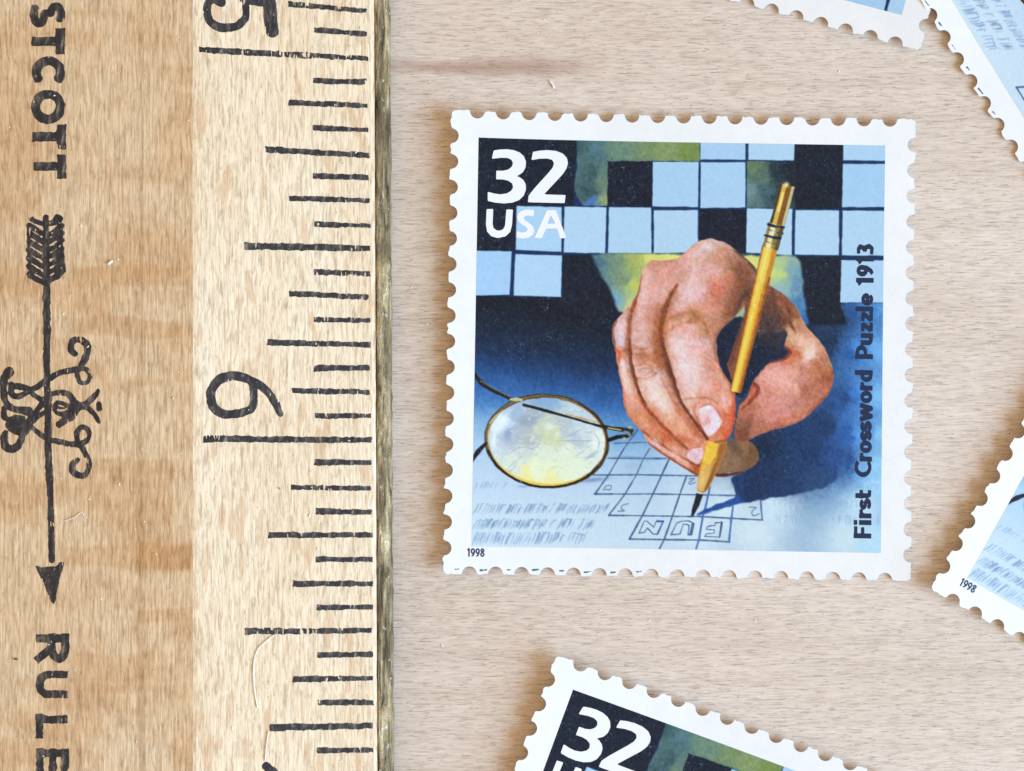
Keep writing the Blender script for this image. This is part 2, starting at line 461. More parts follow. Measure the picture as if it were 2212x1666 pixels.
    lc = [Gp(560, 590) + ((146, 176, 210),), Gp(400, 640) + ((170, 190, 212),), Gp(780, 650) + ((200, 214, 226),), Gp(300, 710) + ((228, 236, 242),), Gp(250, 850) + ((206, 214, 222),), Gp(450, 700) + ((172, 178, 186),),
          Gp(360, 800) + ((184, 192, 204),), Gp(560, 760) + ((206, 208, 184),), Gp(600, 800) + ((214, 216, 176),), Gp(700, 740) + ((196, 204, 208),), Gp(820, 780) + ((212, 220, 222),), Gp(780, 830) + ((196, 204, 210),),
          Gp(400, 890) + ((212, 216, 212),), Gp(560, 910) + ((228, 232, 210),), Gp(700, 900) + ((232, 236, 214),), Gp(850, 900) + ((224, 230, 220),), Gp(350, 980) + ((226, 230, 216),), Gp(520, 1030) + ((238, 240, 206),),
          Gp(680, 1030) + ((236, 240, 206),), Gp(450, 1080) + ((248, 234, 156),), Gp(600, 1100) + ((248, 236, 166),), Gp(900, 860) + ((236, 240, 230),), Gp(470, 800) + ((190, 192, 188),), Gp(780, 1000) + ((236, 240, 214),)]
    fill(lens, lambda sl: idw([(q[0], q[1], q[2]) for q in lc], sl, 4.6), 2)
    for x, y, rx, ry, an, c, a in ((300, 700, 50, 22, -60, (240, 246, 252), .9), (240, 830, 14, 60, 5, (242, 248, 252), .8), (590, 740, 26, 20, 0, (236, 244, 246), .9), (640, 790, 14, 26, 20, (232, 238, 214), .7),
                                   (330, 780, 26, 60, 20, (132, 152, 196), .6), (450, 700, 60, 26, -30, (150, 162, 190), .6), (900, 800, 16, 40, -10, (240, 244, 240), .7), (860, 920, 50, 10, -30, (150, 168, 190), .6)):
        blob(*Gp(x, y), rx * .55, ry * .55, an, c, a, lm)
    for pts in ([(330, 1010), (380, 960), (420, 930)], [(330, 1030), (370, 1000), (385, 960)], [(640, 830), (760, 830), (860, 830)], [(700, 810), (800, 750)], [(750, 935), (860, 855)], [(760, 938), (880, 930)], [(870, 780), (905, 830), (890, 900)],
                [(540, 800), (520, 860), (480, 880)], [(600, 800), (560, 850)], [(350, 900), (420, 870), (500, 890)]):
        line(mp(Gp, pts), [.8, 1.6, .7], (142, 156, 174), 1.6, 2.0, .6, lm)
    for _ in range(260):
        ax_, ay_ = rs.uniform(230, 920), rs.uniform(620, 1050)
        an_, ln_ = rs.uniform(-1.2, .6), rs.uniform(14, 46)
        up_ = rs.rand() > .5
        line(mp(Gp, [(ax_, ay_), (ax_ + ln_ * math.cos(an_), ay_ + ln_ * math.sin(an_))]), rs.uniform(.8, 2.6), (240, 242, 230) if up_ else ((168, 178, 190) if ay_ < 900 else (206, 210, 190)), 1.8, 1.5, .36, lm, smooth=False)
    line(lens + [lens[0]], 7.0, (74, 52, 30), 1.6, 3)
    line(lens[16:34], [2, 3.2, 2], (150, 122, 72), 1.5, 2.5, .8)
    line([lens[k % 40] for k in range(4, 19)], [2.0, 7.2, 2.5], (40, 24, 20), 1.4, 1.5)
    inner = [(Gp(575, 832)[0] + (q[0] - Gp(575, 832)[0]) * .972, Gp(575, 832)[1] + (q[1] - Gp(575, 832)[1]) * .965) for q in lens]
    line([inner[k % 40] for k in range(5, 18)], [1.4, 4.6, 1.4], (240, 206, 96), 1.6, 1.2)
    line([inner[k % 40] for k in range(17, 25)], [1.0, 1.8, .8], (222, 200, 150), 1.4, 1.2)
    line([inner[k % 40] for k in range(30, 44)], [.8, 2.2, .8], (196, 174, 120), 1.4, 1.2, .9)
    line(mp(Gp, [(215, 720), (260, 670), (300, 640)]), 2.0, (206, 190, 150), 1.5, 1)
    arm = mp(Gp, [(108, 395), (150, 460), (220, 510), (345, 568)])
    line(arm, [2.5, 8.0, 6.0, 4.5], (34, 30, 28), 1.5, 2)
    line(mp(Gp, [(150, 455), (260, 515), (340, 555)]), 1.6, (150, 134, 88), 1.3, 1, .7)
    line(mp(Gp, [(345, 572), (385, 572), (415, 575)]), [2.5, 5.5, 3.0], (196, 196, 150), 1.5, 2)
    line(mp(Gp, [(425, 605), (560, 640), (750, 692), (920, 740), (1050, 765)]), [3.5, 4.8, 3.6, 4.5, 5.0], (32, 28, 30), 1.4, 1.5)
    line(mp(Gp, [(690, 660), (800, 690), (900, 715)]), [1.0, 2.6, 1.4], (214, 150, 78), 1.4, 1)
    line(mp(Gp, [(930, 735), (1000, 750), (1060, 755), (1110, 765)]), [4.0, 5.0, 5.0, 6.0], (44, 38, 26), 1.4, 1.5)
    line(mp(Gp, [(960, 748), (1040, 762)]), 2.2, (206, 180, 92), 1.4, 1, smooth=False)
    line(mp(Gp, [(965, 825), (1020, 805), (1075, 800), (1105, 785)]), [7.5, 7.0, 6.5, 5.0], (20, 18, 22), 1.6, 2)
    for x, y in ((1098, 745), (1062, 815), (1095, 790)):
        blob(*Gp(x, y), 6, 5, 0, (216, 206, 150), .9)
    line(mp(Gp, [(108, 962), (140, 905), (190, 850)]), [4.0, 8.0, 5.0], (24, 20, 34), 1.5, 2)

    # ---- the hand
    skin = [Hp(640, 130) + ((206, 178, 166),), Hp(560, 200) + ((214, 172, 158),), Hp(700, 220) + ((196, 150, 128),), Hp(640, 300) + ((216, 172, 162),), Hp(680, 400) + ((206, 142, 124),), Hp(560, 400) + ((214, 176, 172),),
            Hp(760, 330) + ((198, 148, 122),), Hp(830, 300) + ((150, 112, 90),), Hp(860, 420) + ((108, 76, 66),), Hp(780, 480) + ((178, 126, 100),), Hp(640, 520) + ((206, 156, 136),), Hp(500, 520) + ((212, 168, 150),),
            Hp(420, 620) + ((212, 160, 132),), Hp(520, 640) + ((216, 170, 156),), Hp(640, 640) + ((192, 140, 112),), Hp(560, 560) + ((186, 138, 106),), Hp(480, 720) + ((222, 188, 182),), Hp(600, 760) + ((220, 184, 180),),
            Hp(650, 850) + ((206, 156, 138),), Hp(520, 860) + ((224, 194, 188),), Hp(560, 960) + ((222, 190, 186),), Hp(680, 960) + ((212, 158, 136),), Hp(520, 1040) + ((218, 180, 166),), Hp(600, 1060) + ((214, 160, 138),),
            Hp(740, 1080) + ((222, 166, 146),), Hp(780, 1150) + ((206, 116, 88),), Hp(760, 1260) + ((206, 122, 92),), Hp(560, 1120) + ((216, 172, 156),),
            Hp(330, 260) + ((204, 154, 136),), Hp(290, 340) + ((214, 166, 152),), Hp(400, 280) + ((210, 160, 146),), Hp(330, 430) + ((216, 172, 160),), Hp(270, 520) + ((206, 158, 146),), Hp(340, 560) + ((184, 130, 108),),
            Hp(260, 640) + ((212, 168, 156),), Hp(300, 720) + ((206, 172, 164),), Hp(240, 800) + ((200, 152, 130),), Hp(330, 800) + ((186, 132, 104),), Hp(270, 890) + ((216, 174, 158),), Hp(340, 930) + ((220, 190, 180),),
            Hp(270, 980) + ((218, 184, 170),), Hp(330, 1050) + ((222, 194, 184),), Hp(400, 1100) + ((220, 182, 164),), Hp(340, 1130) + ((210, 150, 122),), Hp(430, 1200) + ((214, 160, 134),), Hp(500, 1200) + ((216, 162, 138),),
            Hp(480, 1290) + ((204, 132, 98),), Hp(560, 1290) + ((212, 156, 132),), Hp(540, 1330) + ((206, 148, 122),), Hp(120, 640) + ((212, 180, 174),), Hp(140, 720) + ((206, 186, 188),), Hp(110, 780) + ((204, 140, 112),),
            Hp(150, 860) + ((220, 192, 184),), Hp(160, 960) + ((218, 178, 162),), Hp(190, 1060) + ((212, 158, 134),), Hp(220, 1150) + ((206, 142, 112),), Hp(300, 1180) + ((212, 160, 138),), Hp(300, 1260) + ((206, 140, 110),),
            Hp(380, 1300) + ((196, 120, 88),), Hp(320, 1320) + ((220, 180, 166),), Hp(430, 1390) + ((216, 170, 152),), Hp(500, 1430) + ((212, 162, 142),), Hp(560, 1480) + ((176, 108, 76),), Hp(420, 1430) + ((196, 124, 90),)]
    handL = mp(Hp, [(640, 98), (560, 128), (500, 180), (452, 216), (380, 232), (300, 230), (258, 268), (236, 330), (222, 410), (188, 470), (140, 530), (92, 590), (68, 650), (84, 760), (108, 880), (133, 1000), (142, 1090), (178, 1170), (250, 1250),
                    (288, 1322), (400, 1402), (500, 1465), (590, 1512), (640, 1440), (690, 1310), (755, 1292), (798, 1200), (806, 1080), (792, 1000), (760, 940), (722, 880), (697, 800), (688, 705), (716, 645), (790, 570), (850, 510), (900, 420), (935, 300), (880, 232), (805, 170), (740, 122)])
    tsk = [Hp(1000, 420) + ((146, 102, 82),), Hp(1080, 470) + ((150, 106, 84),), Hp(960, 500) + ((96, 70, 62),), Hp(1040, 560) + ((104, 76, 68),), Hp(1120, 560) + ((150, 106, 82),), Hp(1160, 600) + ((196, 146, 112),), Hp(1000, 640) + ((70, 58, 62),),
           Hp(1120, 690) + ((212, 170, 140),), Hp(1180, 700) + ((214, 172, 146),), Hp(1250, 720) + ((212, 172, 150),), Hp(1140, 790) + ((196, 126, 96),), Hp(1240, 790) + ((224, 192, 176),), Hp(1320, 800) + ((186, 134, 108),),
           Hp(1180, 860) + ((206, 152, 132),), Hp(1290, 880) + ((190, 132, 104),), Hp(1350, 920) + ((160, 106, 82),), Hp(1060, 860) + ((212, 154, 138),), Hp(980, 930) + ((212, 156, 142),), Hp(1080, 960) + ((218, 164, 150),),
           Hp(1170, 980) + ((212, 166, 150),), Hp(1230, 1000) + ((176, 122, 100),), Hp(1320, 1000) + ((184, 128, 106),), Hp(900, 1020) + ((190, 112, 86),), Hp(960, 1060) + ((206, 148, 134),), Hp(1080, 1080) + ((206, 148, 134),),
           Hp(1180, 1080) + ((190, 136, 118),), Hp(1260, 1090) + ((190, 134, 116),), Hp(880, 1120) + ((180, 122, 102),), Hp(1000, 1150) + ((196, 140, 124),), Hp(1120, 1170) + ((198, 136, 112),), Hp(860, 1220) + ((156, 112, 92),),
           Hp(960, 1230) + ((180, 126, 106),), Hp(1060, 1200) + ((178, 122, 104),), Hp(830, 1280) + ((140, 96, 76),)]
    thumb = mp(Hp, [(930, 300), (1000, 375), (1080, 420), (1160, 500), (1212, 600), (1285, 685), (1350, 775), (1386, 900), (1376, 990), (1330, 1060), (1255, 1130), (1190, 1190), (1085, 1222), (1000, 1248), (920, 1280), (850, 1308), (800, 1290),
                    (812, 1180), (830, 1090), (872, 1045), (905, 960), (950, 890), (1010, 838), (1100, 816), (1132, 772), (1094, 735), (1110, 660), (1060, 640), (960, 640), (880, 620), (860, 480)])
    low = mp(Hp, [(690, 1330), (760, 1300), (860, 1300), (925, 1340), (944, 1400), (915, 1455), (850, 1485), (740, 1500), (660, 1490)])
    fill(catmull(low, True, 4), lambda sl: idw([Hp(720, 1350) + ((150, 112, 82),), Hp(800, 1340) + ((106, 84, 66),), Hp(850, 1330) + ((150, 108, 74),), Hp(900, 1380) + ((118, 84, 60),), Hp(800, 1420) + ((146, 110, 88),), Hp(880, 1450) + ((130, 92, 66),), Hp(720, 1460) + ((150, 110, 82),)], sl), 2.5, 5)
    line(mp(Hp, [(640, 1500), (740, 1508), (850, 1488)]), [2.0, 6.0, 2.0], (84, 40, 30), 2.5, 3)
    fill(catmull(thumb, True, 4), lambda sl: idw(tsk, sl), 2.0, 4)
    tm = mask(catmull(thumb, True, 4), 2)
    # dark inside of the grip
    hole = mp(Hp, [(800, 560), (700, 650), (690, 800), (730, 900), (790, 985), (830, 1060), (870, 1040), (905, 955), (950, 890), (1010, 836), (1095, 812), (1128, 770), (1092, 742), (1092, 715), (1040, 715), (960, 700), (890, 600)])
    fill(catmull(hole, True, 4), (28, 38, 60), 5, 14)
    blob(*Hp(1000, 610), 60, 46, 60, (92, 66, 58), .9)
    for q_ in ((930, 560, 20), (960, 620, 26), (1010, 660, 24), (1060, 690, 22), (1090, 650, 18)):
        line(mp(Hp, [(q_[0], q_[1]), (q_[0] - 8, q_[1] + q_[2] * 2), (q_[0] - 20, q_[1] + q_[2] * 3.4)]), [5, 4, 1], (78, 58, 56), 4, 4, .7)
    blob(*Hp(1020, 690), 40, 26, 60, (46, 42, 52), .6)
    line(mp(Hp, [(1010, 838), (1090, 818), (1130, 775), (1100, 742)]), [2.0, 4.0, 6.0, 3.0], (156, 70, 50), 2.5, 3)
    line(mp(Hp, [(1020, 400), (1040, 500), (1030, 580)]), 5, (96, 66, 56), 5, 4, .6, tm)
    line(mp(Hp, [(1120, 520), (1130, 600), (1160, 660)]), 5, (112, 72, 50), 4, 4, .8, tm)
    line(mp(Hp, [(905, 950), (940, 1000), (900, 1060), (850, 1110)]), [3, 6, 5, 2], (140, 72, 56), 3, 4, .8, tm)
    line(mp(Hp, [(1200, 860), (1190, 940), (1200, 1040)]), 6, (160, 104, 84), 8, 5, .5, tm)
    line(mp(Hp, [(1386, 900), (1376, 990), (1255, 1130), (1190, 1190), (1000, 1248)]), 4, (150, 90, 66), 6, 4, .7, tm)
    blob(*Hp(1250, 780), 18, 30, 20, (232, 206, 196), .8, tm)
    blob(*Hp(1080, 930), 60, 26, -10, (222, 174, 164), .6, tm)
    blob(*Hp(1040, 1090), 50, 22, -30, (212, 156, 146), .5, tm)

    hm = catmull(handL, True, 4)
    fill(hm, lambda sl: idw(skin, sl, 2.6), 2.0, 4)
    hk = mask(hm, 2.0)
    # folds between the fingers
    dk = (128, 74, 52)
    line(mp(Hp, [(455, 372), (412, 450), (372, 560), (358, 680), (390, 820), (436, 950), (478, 1070), (556, 1180), (642, 1296)]), [2.5, 6.5, 9, 9, 8, 6, 5, 4.5, 4], dk, 4.5, 4, .92, hk)
    line(mp(Hp, [(362, 690), (395, 820), (440, 950), (480, 1070), (560, 1185), (640, 1290)]), [4, 5.5, 4.5, 3.5, 3.5, 4], (84, 44, 36), 2.4, 3, .9, hk)
    line(mp(Hp, [(345, 500), (330, 600), (330, 720), (370, 860)]), 9, (184, 132, 104), 12, 4, .6, hk)
    line(mp(Hp, [(238, 320), (222, 420), (182, 540), (168, 660), (182, 840), (222, 990), (266, 1095), (330, 1170), (420, 1262), (520, 1352)]), [2, 4, 6, 5.5, 5.5, 5.5, 5, 4, 5, 3], (146, 88, 62), 4.0, 4, .9, hk)
    line(mp(Hp, [(172, 700), (186, 850), (225, 995), (270, 1098)]), [2.5, 4, 4, 3], (100, 54, 42), 2.2, 3, .85, hk)
    line(mp(Hp, [(160, 520), (170, 600), (160, 700), (150, 760)]), 5, (180, 134, 112), 6, 4, .7, hk)
    line(mp(Hp, [(245, 1245), (330, 1300), (430, 1372), (520, 1420), (590, 1452)]), [2.5, 5, 4.5, 4, 4], (150, 84, 58), 3.2, 3, .85, hk)
    line(mp(Hp, [(84, 760), (110, 790), (108, 880), (133, 1000), (142, 1090), (178, 1170), (250, 1250)]), 5, (196, 112, 80), 5, 4, .75, hk)
    line(mp(Hp, [(90, 590), (68, 650), (84, 760)]), 4, (126, 76, 60), 4, 3, .9, hk)
    line(mp(Hp, [(288, 1322), (400, 1402), (500, 1465), (590, 1512)]), 5, (150, 78, 52), 4, 3, .9, hk)
    line(mp(Hp, [(300, 228), (380, 232), (452, 216), (500, 180), (560, 128)]), 3, (196, 140, 112), 4, 3, .7, hk)
    line(mp(Hp, [(805, 170), (880, 232), (935, 300)]), 6, (92, 70, 58), 6, 4, .9, hk)
    line(mp(Hp, [(830, 260), (850, 360), (810, 480), (770, 560)]), 12, (128, 92, 74), 16, 5, .7, hk)
    line(mp(Hp, [(860, 420), (820, 500), (800, 560)]), 6, (76, 56, 52), 7, 5, .8, hk)
    line(mp(Hp, [(790, 570), (716, 645), (688, 705), (697, 800), (722, 880), (760, 940), (792, 1000)]), 5, (152, 100, 78), 6, 4, .8, hk)
    line(mp(Hp, [(792, 1000), (804, 1080), (798, 1200), (755, 1290)]), 8, (196, 98, 68), 7, 4, .8, hk)
    # knuckle wrinkles
    for pts, w in (([(390, 590), (450, 555), (540, 540), (600, 570)], 5), ([(420, 640), (480, 600), (560, 600)], 4), ([(560, 560), (620, 610), (640, 660)], 5),
                   ([(205, 800), (260, 790), (330, 815)], 5), ([(200, 860), (270, 850), (330, 870)], 4), ([(215, 930), (280, 935), (330, 900)], 4), ([(230, 880), (290, 870), (310, 890), (260, 920)], 3),
                   ([(200, 630), (230, 650), (250, 640)], 3), ([(190, 740), (240, 760), (290, 750)], 4), ([(480, 1060), (560, 1050), (640, 1050), (700, 1080)], 5), ([(640, 860), (690, 900)], 4), ([(430, 800), (470, 840)], 3),
                   ([(95, 770), (130, 775), (155, 760)], 4), ([(570, 1090), (560, 1130), (590, 1200), (620, 1260)], 5)):
        line(mp(Hp, pts), [w * .3, w * .75, w * .3], (160, 100, 76), 4.5, 8, .5, hk)
    for x, y, rx, ry, an, c, a in ((640, 150, 34, 16, 10, (216, 200, 192), .8), (540, 250, 44, 26, 30, (222, 186, 174), .6), (560, 440, 40, 50, 20, (220, 186, 184), .6), (690, 380, 44, 36, 30, (200, 128, 110), .5), (700, 300, 24, 40, 0, (220, 176, 164), .5),
                                   (500, 760, 40, 70, -20, (226, 194, 190), .6), (560, 880, 40, 60, -15, (226, 198, 194), .7), (630, 980, 30, 30, 0, (226, 196, 194), .6), (590, 560, 36, 20, 20, (182, 132, 98), .5), (480, 560, 40, 16, -20, (190, 140, 104), .5),
                                   (260, 440, 20, 50, 10, (222, 184, 174), .6), (240, 640, 26, 30, 0, (220, 186, 178), .6), (250, 730, 24, 18, 0, (208, 184, 184), .6), (300, 960, 30, 30, -10, (226, 196, 182), .6), (350, 1060, 28, 50, -25, (228, 202, 194), .7),
                                   (120, 680, 14, 34, 0, (214, 196, 200), .8), (140, 850, 10, 44, -8, (226, 200, 194), .7), (330, 1300, 40, 10, 35, (228, 192, 180), .7), (450, 1385, 50, 9, 33, (222, 184, 170), .6), (480, 1220, 30, 30, 40, (218, 166, 142), .5),
                                   (520, 1300, 30, 16, 30, (196, 118, 84), .6), (400, 1290, 40, 12, 38, (188, 104, 72), .6), (700, 1000, 16, 50, -20, (210, 146, 118), .5), (735, 1060, 10, 26, -10, (228, 196, 200), .8)):
        blob(*Hp(x, y), rx * .55, ry * .55, an, c, a, hk)
    # nails
    nail = catmull(mp(Hp, [(588, 1130), (615, 1098), (655, 1090), (692, 1118), (722, 1185), (708, 1225), (655, 1275), (618, 1235)]), True, 4)
    fill(nail, lambda sl: idw([Hp(620, 1120) + ((238, 226, 232),), Hp(660, 1130) + ((226, 188, 190),), Hp(640, 1190) + ((216, 168, 164),), Hp(690, 1180) + ((226, 200, 206),), Hp(660, 1250) + ((222, 200, 206),), Hp(700, 1210) + ((236, 224, 232),)], sl), 2.2, 2)
    line(nail[2:16], 2.2, (196, 120, 100), 2.4, 2, .7)
    blob(*Hp(645, 1105), 12, 5, -10, (250, 244, 248), .9)
    fill(catmull(mp(Hp, [(512, 1388), (540, 1352), (600, 1340), (620, 1378), (600, 1430), (570, 1440)]), True, 4), (218, 184, 186), 2.4, 3)
    line(mp(Hp, [(512, 1388), (540, 1352), (600, 1340)]), 2.4, (184, 120, 98), 2.2, 2, .7)

    # broad shadow down the far side of each finger
    for pts, w, c, a in (([(430, 430), (372, 560), (345, 680), (372, 820), (420, 950), (460, 1060)], 17, (142, 88, 62), .62), ([(335, 560), (330, 700), (355, 840)], 14, (172, 112, 82), .55), ([(205, 470), (176, 580), (160, 700), (172, 850), (208, 990)], 10, (156, 100, 76), .6),
                         ([(470, 1090), (540, 1190), (610, 1290)], 12, (160, 92, 66), .6), ([(230, 1040), (300, 1150), (400, 1250), (490, 1335)], 11, (176, 104, 76), .55), ([(780, 230), (830, 330), (800, 470), (730, 590)], 30, (146, 104, 80), .55), ([(700, 640), (680, 720), (690, 820)], 12, (166, 114, 88), .6),
                         ([(430, 575), (510, 545), (600, 580)], 14, (176, 124, 92), .6), ([(215, 820), (280, 810), (330, 840)], 12, (178, 122, 92), .6), ([(300, 250), (380, 250), (450, 235)], 9, (190, 136, 110), .5), ([(650, 430), (720, 400), (760, 330)], 16, (196, 124, 100), .5)):
        line(mp(Hp, pts), [w * .4, w, w * .5], c, w * .9, 9, a, hk)
    # more modelling: cool lights along the backs of the fingers, warm half tones beside them
    sk2 = np.clip(hk - mask(nail, 2), 0, 1)
    for pts, w, c, a in (([(560, 300), (520, 420), (470, 520)], 20, (226, 196, 196), .55), ([(440, 700), (480, 820), (520, 940), (560, 1030)], 22, (232, 206, 204), .6), ([(600, 720), (640, 800), (680, 900)], 14, (206, 148, 126), .5),
                         ([(270, 300), (260, 420), (230, 560)], 14, (226, 192, 184), .55), ([(300, 960), (350, 1060), (420, 1150)], 17, (234, 210, 202), .6), ([(120, 620), (130, 720)], 9, (214, 198, 204), .7), ([(125, 830), (150, 960), (190, 1070)], 9, (230, 204, 196), .55),
                         ([(320, 1315), (420, 1380), (520, 1430)], 8, (230, 196, 184), .6), ([(400, 560), (380, 660), (400, 760)], 8, (196, 138, 108), .5), ([(660, 330), (700, 430), (660, 520)], 16, (198, 128, 108), .45), ([(300, 520), (290, 640), (300, 760)], 10, (190, 134, 106), .45),
                         ([(370, 950), (430, 1060), (500, 1170), (570, 1270)], 8, (186, 116, 86), .5), ([(250, 1120), (330, 1220), (430, 1310)], 9, (200, 120, 88), .5), ([(620, 140), (540, 210)], 12, (220, 202, 196), .6), ([(740, 180), (800, 260)], 14, (176, 138, 114), .55)):
        line(mp(Hp, pts), [w * .3, w, w * .3], c, w * .8, 8, a, sk2)
    for pts, w, c, a in (([(960, 920), (1060, 900), (1160, 900)], 14, (226, 178, 166), .5), ([(1000, 1180), (1100, 1140), (1200, 1080)], 12, (206, 152, 140), .5), ([(1260, 830), (1320, 900), (1320, 980)], 12, (168, 112, 86), .55), ([(1120, 640), (1190, 690), (1250, 760)], 9, (228, 190, 168), .6),
                         ([(900, 1160), (870, 1240)], 12, (140, 96, 78), .6), ([(1060, 480), (1140, 580)], 9, (172, 124, 98), .5), ([(950, 520), (1000, 600), (1060, 620)], 14, (74, 54, 52), .6)):
        line(mp(Hp, pts), [w * .3, w, w * .3], c, w * .8, 8, a, np.clip(tm - hk, 0, 1))
    # ---- pencil
    def seg(f, p0, p1, w0, w1, off0, off1, col, soft=1.5, rough=1.5, a=1.0):
        p0, p1 = np.array(f(*p0)), np.array(f(*p1))
        dv = (p1 - p0) / np.hypot(*(p1 - p0))
        nv = np.array([-dv[1], dv[0]])       # to the left of travel when y is down: points right-hand side on screen
        q = [p0 + nv * w0 * off0, p1 + nv * w1 * off0, p1 + nv * w1 * off1, p0 + nv * w0 * off1]
        fill([tuple(v) for v in q], col, soft, rough, a)
    I = lambda x, y: (x, y)
    # shaded flank of the barrel inside the grip
    fill(mp(Hp, [(905, 420), (870, 500), (820, 660), (755, 850), (790, 980), (830, 870), (905, 640), (960, 430)]), (140, 82, 60), 2.5, 4)
    line(mp(Hp, [(870, 520), (820, 680), (775, 850)]), 5, (104, 62, 56), 4, 3, .7)
    T0, T1 = (1141, 505), (1028, 985)
    seg(I, T0, T1, 26, 17, -1, 1, (206, 140, 52))
    seg(I, T0, T1, 26, 17, -.35, .78, (246, 190, 74))
    seg(I, T0, T1, 26, 17, .05, .5, (250, 214, 96))
    seg(I, T0, T1, 26, 17, .88, 1.04, (150, 92, 46))
    seg(I, (1120, 600), T1, 22, 17, -1.15, -.72, (164, 92, 40))
    blob(1122, 560, 12, 60, 13, (252, 226, 130), .6)
    # ferrule and end
    E0, E1 = (1196, 300), (1163, 432)
    seg(I, E0, E1, 25, 25, -1, 1, (120, 88, 44))
    seg(I, E0, E1, 25, 25, .05, .62, (226, 180, 84))
    seg(I, E0, E1, 25, 25, .68, .98, (70, 62, 40))
    seg(I, E0, E1, 25, 25, -.98, -.62, (206, 190, 140))
    seg(I, E0, E1, 25, 25, -.5, -.02, (140, 88, 34))
    seg(I, (1190, 325), (1174, 390), 24, 24, .15, .5, (250, 222, 130))
    blob(1193, 298, 9, 8, 0, (246, 234, 178), 1.0)
    F0, F1 = (1161, 430), (1141, 510)
    seg(I, F0, F1, 27, 27, -1, 1, (146, 124, 74))
    seg(I, F0, F1, 27, 27, .0, .6, (236, 222, 172))
    seg(I, F0, F1, 27, 27, -1.0, -.55, (92, 78, 50))
    for (x, y) in ((1161, 436), (1150, 472)):
        line([(x - 27, y - 6), (x, y + 1), (x + 25, y + 4)], 4.0, (30, 34, 54), 1.5, 2)
    line([(1136, 448), (1158, 456), (1182, 460)], 2.4, (70, 62, 48), 1.5, 1.5)
    line([(1128, 486), (1146, 494), (1168, 498)], 2.4, (110, 92, 54), 1.5, 1.5)
    blob(1150, 455, 10, 7, 10, (250, 240, 206), .9)
    blob(1138, 500, 9, 12, 10, (250, 232, 160), .8)
    # lower barrel, wood and lead
    fill(mp(Hp, [(640, 1302), (705, 1315), (755, 1310), (745, 1370), (700, 1480), (650, 1590), (615, 1615), (580, 1600), (588, 1500), (612, 1400)]), (206, 142, 60), 2, 3)
    fill(mp(Hp, [(640, 1304), (705, 1318), (692, 1390), (655, 1450), (610, 1430), (620, 1380)]), (244, 196, 74), 2, 2)
    fill(mp(Hp, [(715, 1325), (752, 1312), (742, 1372), (695, 1480), (660, 1560), (650, 1520), (690, 1430)]), (168, 102, 48), 2, 3)
    fill(mp(Hp, [(612, 1430), (655, 1450), (668, 1440), (650, 1520), (615, 1600), (583, 1595), (592, 1500)]), (222, 172, 96), 2, 3)
    blob(*Hp(610, 1540), 12, 26, 15, (240, 200, 120), .8)
    line(mp(Hp, [(690, 1440), (650, 1550), (625, 1605)]), [3, 5, 2], (140, 98, 58), 2, 2)
    fill(mp(Fp, [(1165, 280), (1245, 300), (1200, 430), (1130, 555), (1100, 555), (1110, 480), (1140, 370)]), (28, 30, 44), 1.5, 1.5)
    line(mp(Hp, [(690, 1312), (755, 1300)]), 4, (176, 90, 60), 2.5, 2, .8, smooth=False)

    # lift and separate the flesh tones a little
    sk = np.clip(hk + tm, 0, 1)[..., None]
    lum_ = img.mean(-1, keepdims=True)
    flesh = ((img[..., 0] > img[..., 2] + 12) & (img[..., 0] < 232) & (img[..., 2] > 60))[..., None] * np.clip((lum_ - 70) / 40, 0, 1)
    up = (img - 176) * 1.32 + 176 + np.array([8, 7, 11])
    img[:] = img * (1 - sk * flesh) + up * sk * flesh
    # ---- brushwork: fine strokes and speckle everywhere but the pale cells
    n1 = fnoise(X / 7.0, Y / 9.0, 41, 3)
    n2 = fnoise((X + Y) / 15.0, (X - Y) / 7.0, 77, 2)
    lum = img.mean(-1)
    amt = np.where(lum > 160, 5.0, 13.0)
    skinm = np.clip(hk + tm, 0, 1)
    amt = amt * (1 - skinm) + 20 * skinm
    n3 = vnoise(X / 3.1, Y / 3.1, 31)
    img += (n1 * amt + n2 * amt * .8 + n3 * amt * .8)[..., None] * np.array([1.0, .98, .94])
    img[..., 0] += skinm * fnoise(X / 18, Y / 18, 5, 2) * 16
    img[..., 2] += skinm * fnoise(X / 22, Y / 14, 9, 2) * 14
    # tiny light flecks in the dark paint
    fl = vnoise(X / 3.2, Y / 4.5, 13)
    img += (np.clip((fl - .31) * 8, 0, 1) * np.clip((95 - lum) / 60, 0, 1) * (1 - skinm) * (.35 + np.clip(vnoise(X / 40, Y / 40, 21) * 2, 0, 1)))[..., None] * np.array([58, 72, 88])
    img = (img - 128) * 1.05 + 128
    return np.clip(img, 10, 250)


# ---------------------------------------------------------------------------
# mesh helpers
# ---------------------------------------------------------------------------
def lin(c):
    c = np.asarray(c, float) / 255.0
    return np.where(c <= .04045, c / 12.92, ((c + .055) / 1.055) ** 2.4)


def link(name, mesh, parent=None, label=None, cat=None, group=None, kind=None):
    ob = bpy.data.objects.new(name, mesh)
    COL.objects.link(ob)
    if parent is not None:
        ob.parent = parent
    for k, v in (("label", label), ("category", cat), ("group", group), ("kind", kind)):
        if v:
            ob[k] = v
    return ob


def mesh_of(name, verts, faces, mat, smooth=False):
    me = bpy.data.meshes.new(name)
    me.from_pydata([tuple(v) for v in verts], [], [tuple(int(i) for i in f) for f in faces])
    me.materials.append(mat)
    if smooth:
        me.polygons.foreach_set("use_smooth", [True] * len(me.polygons))
    me.update()
    return me


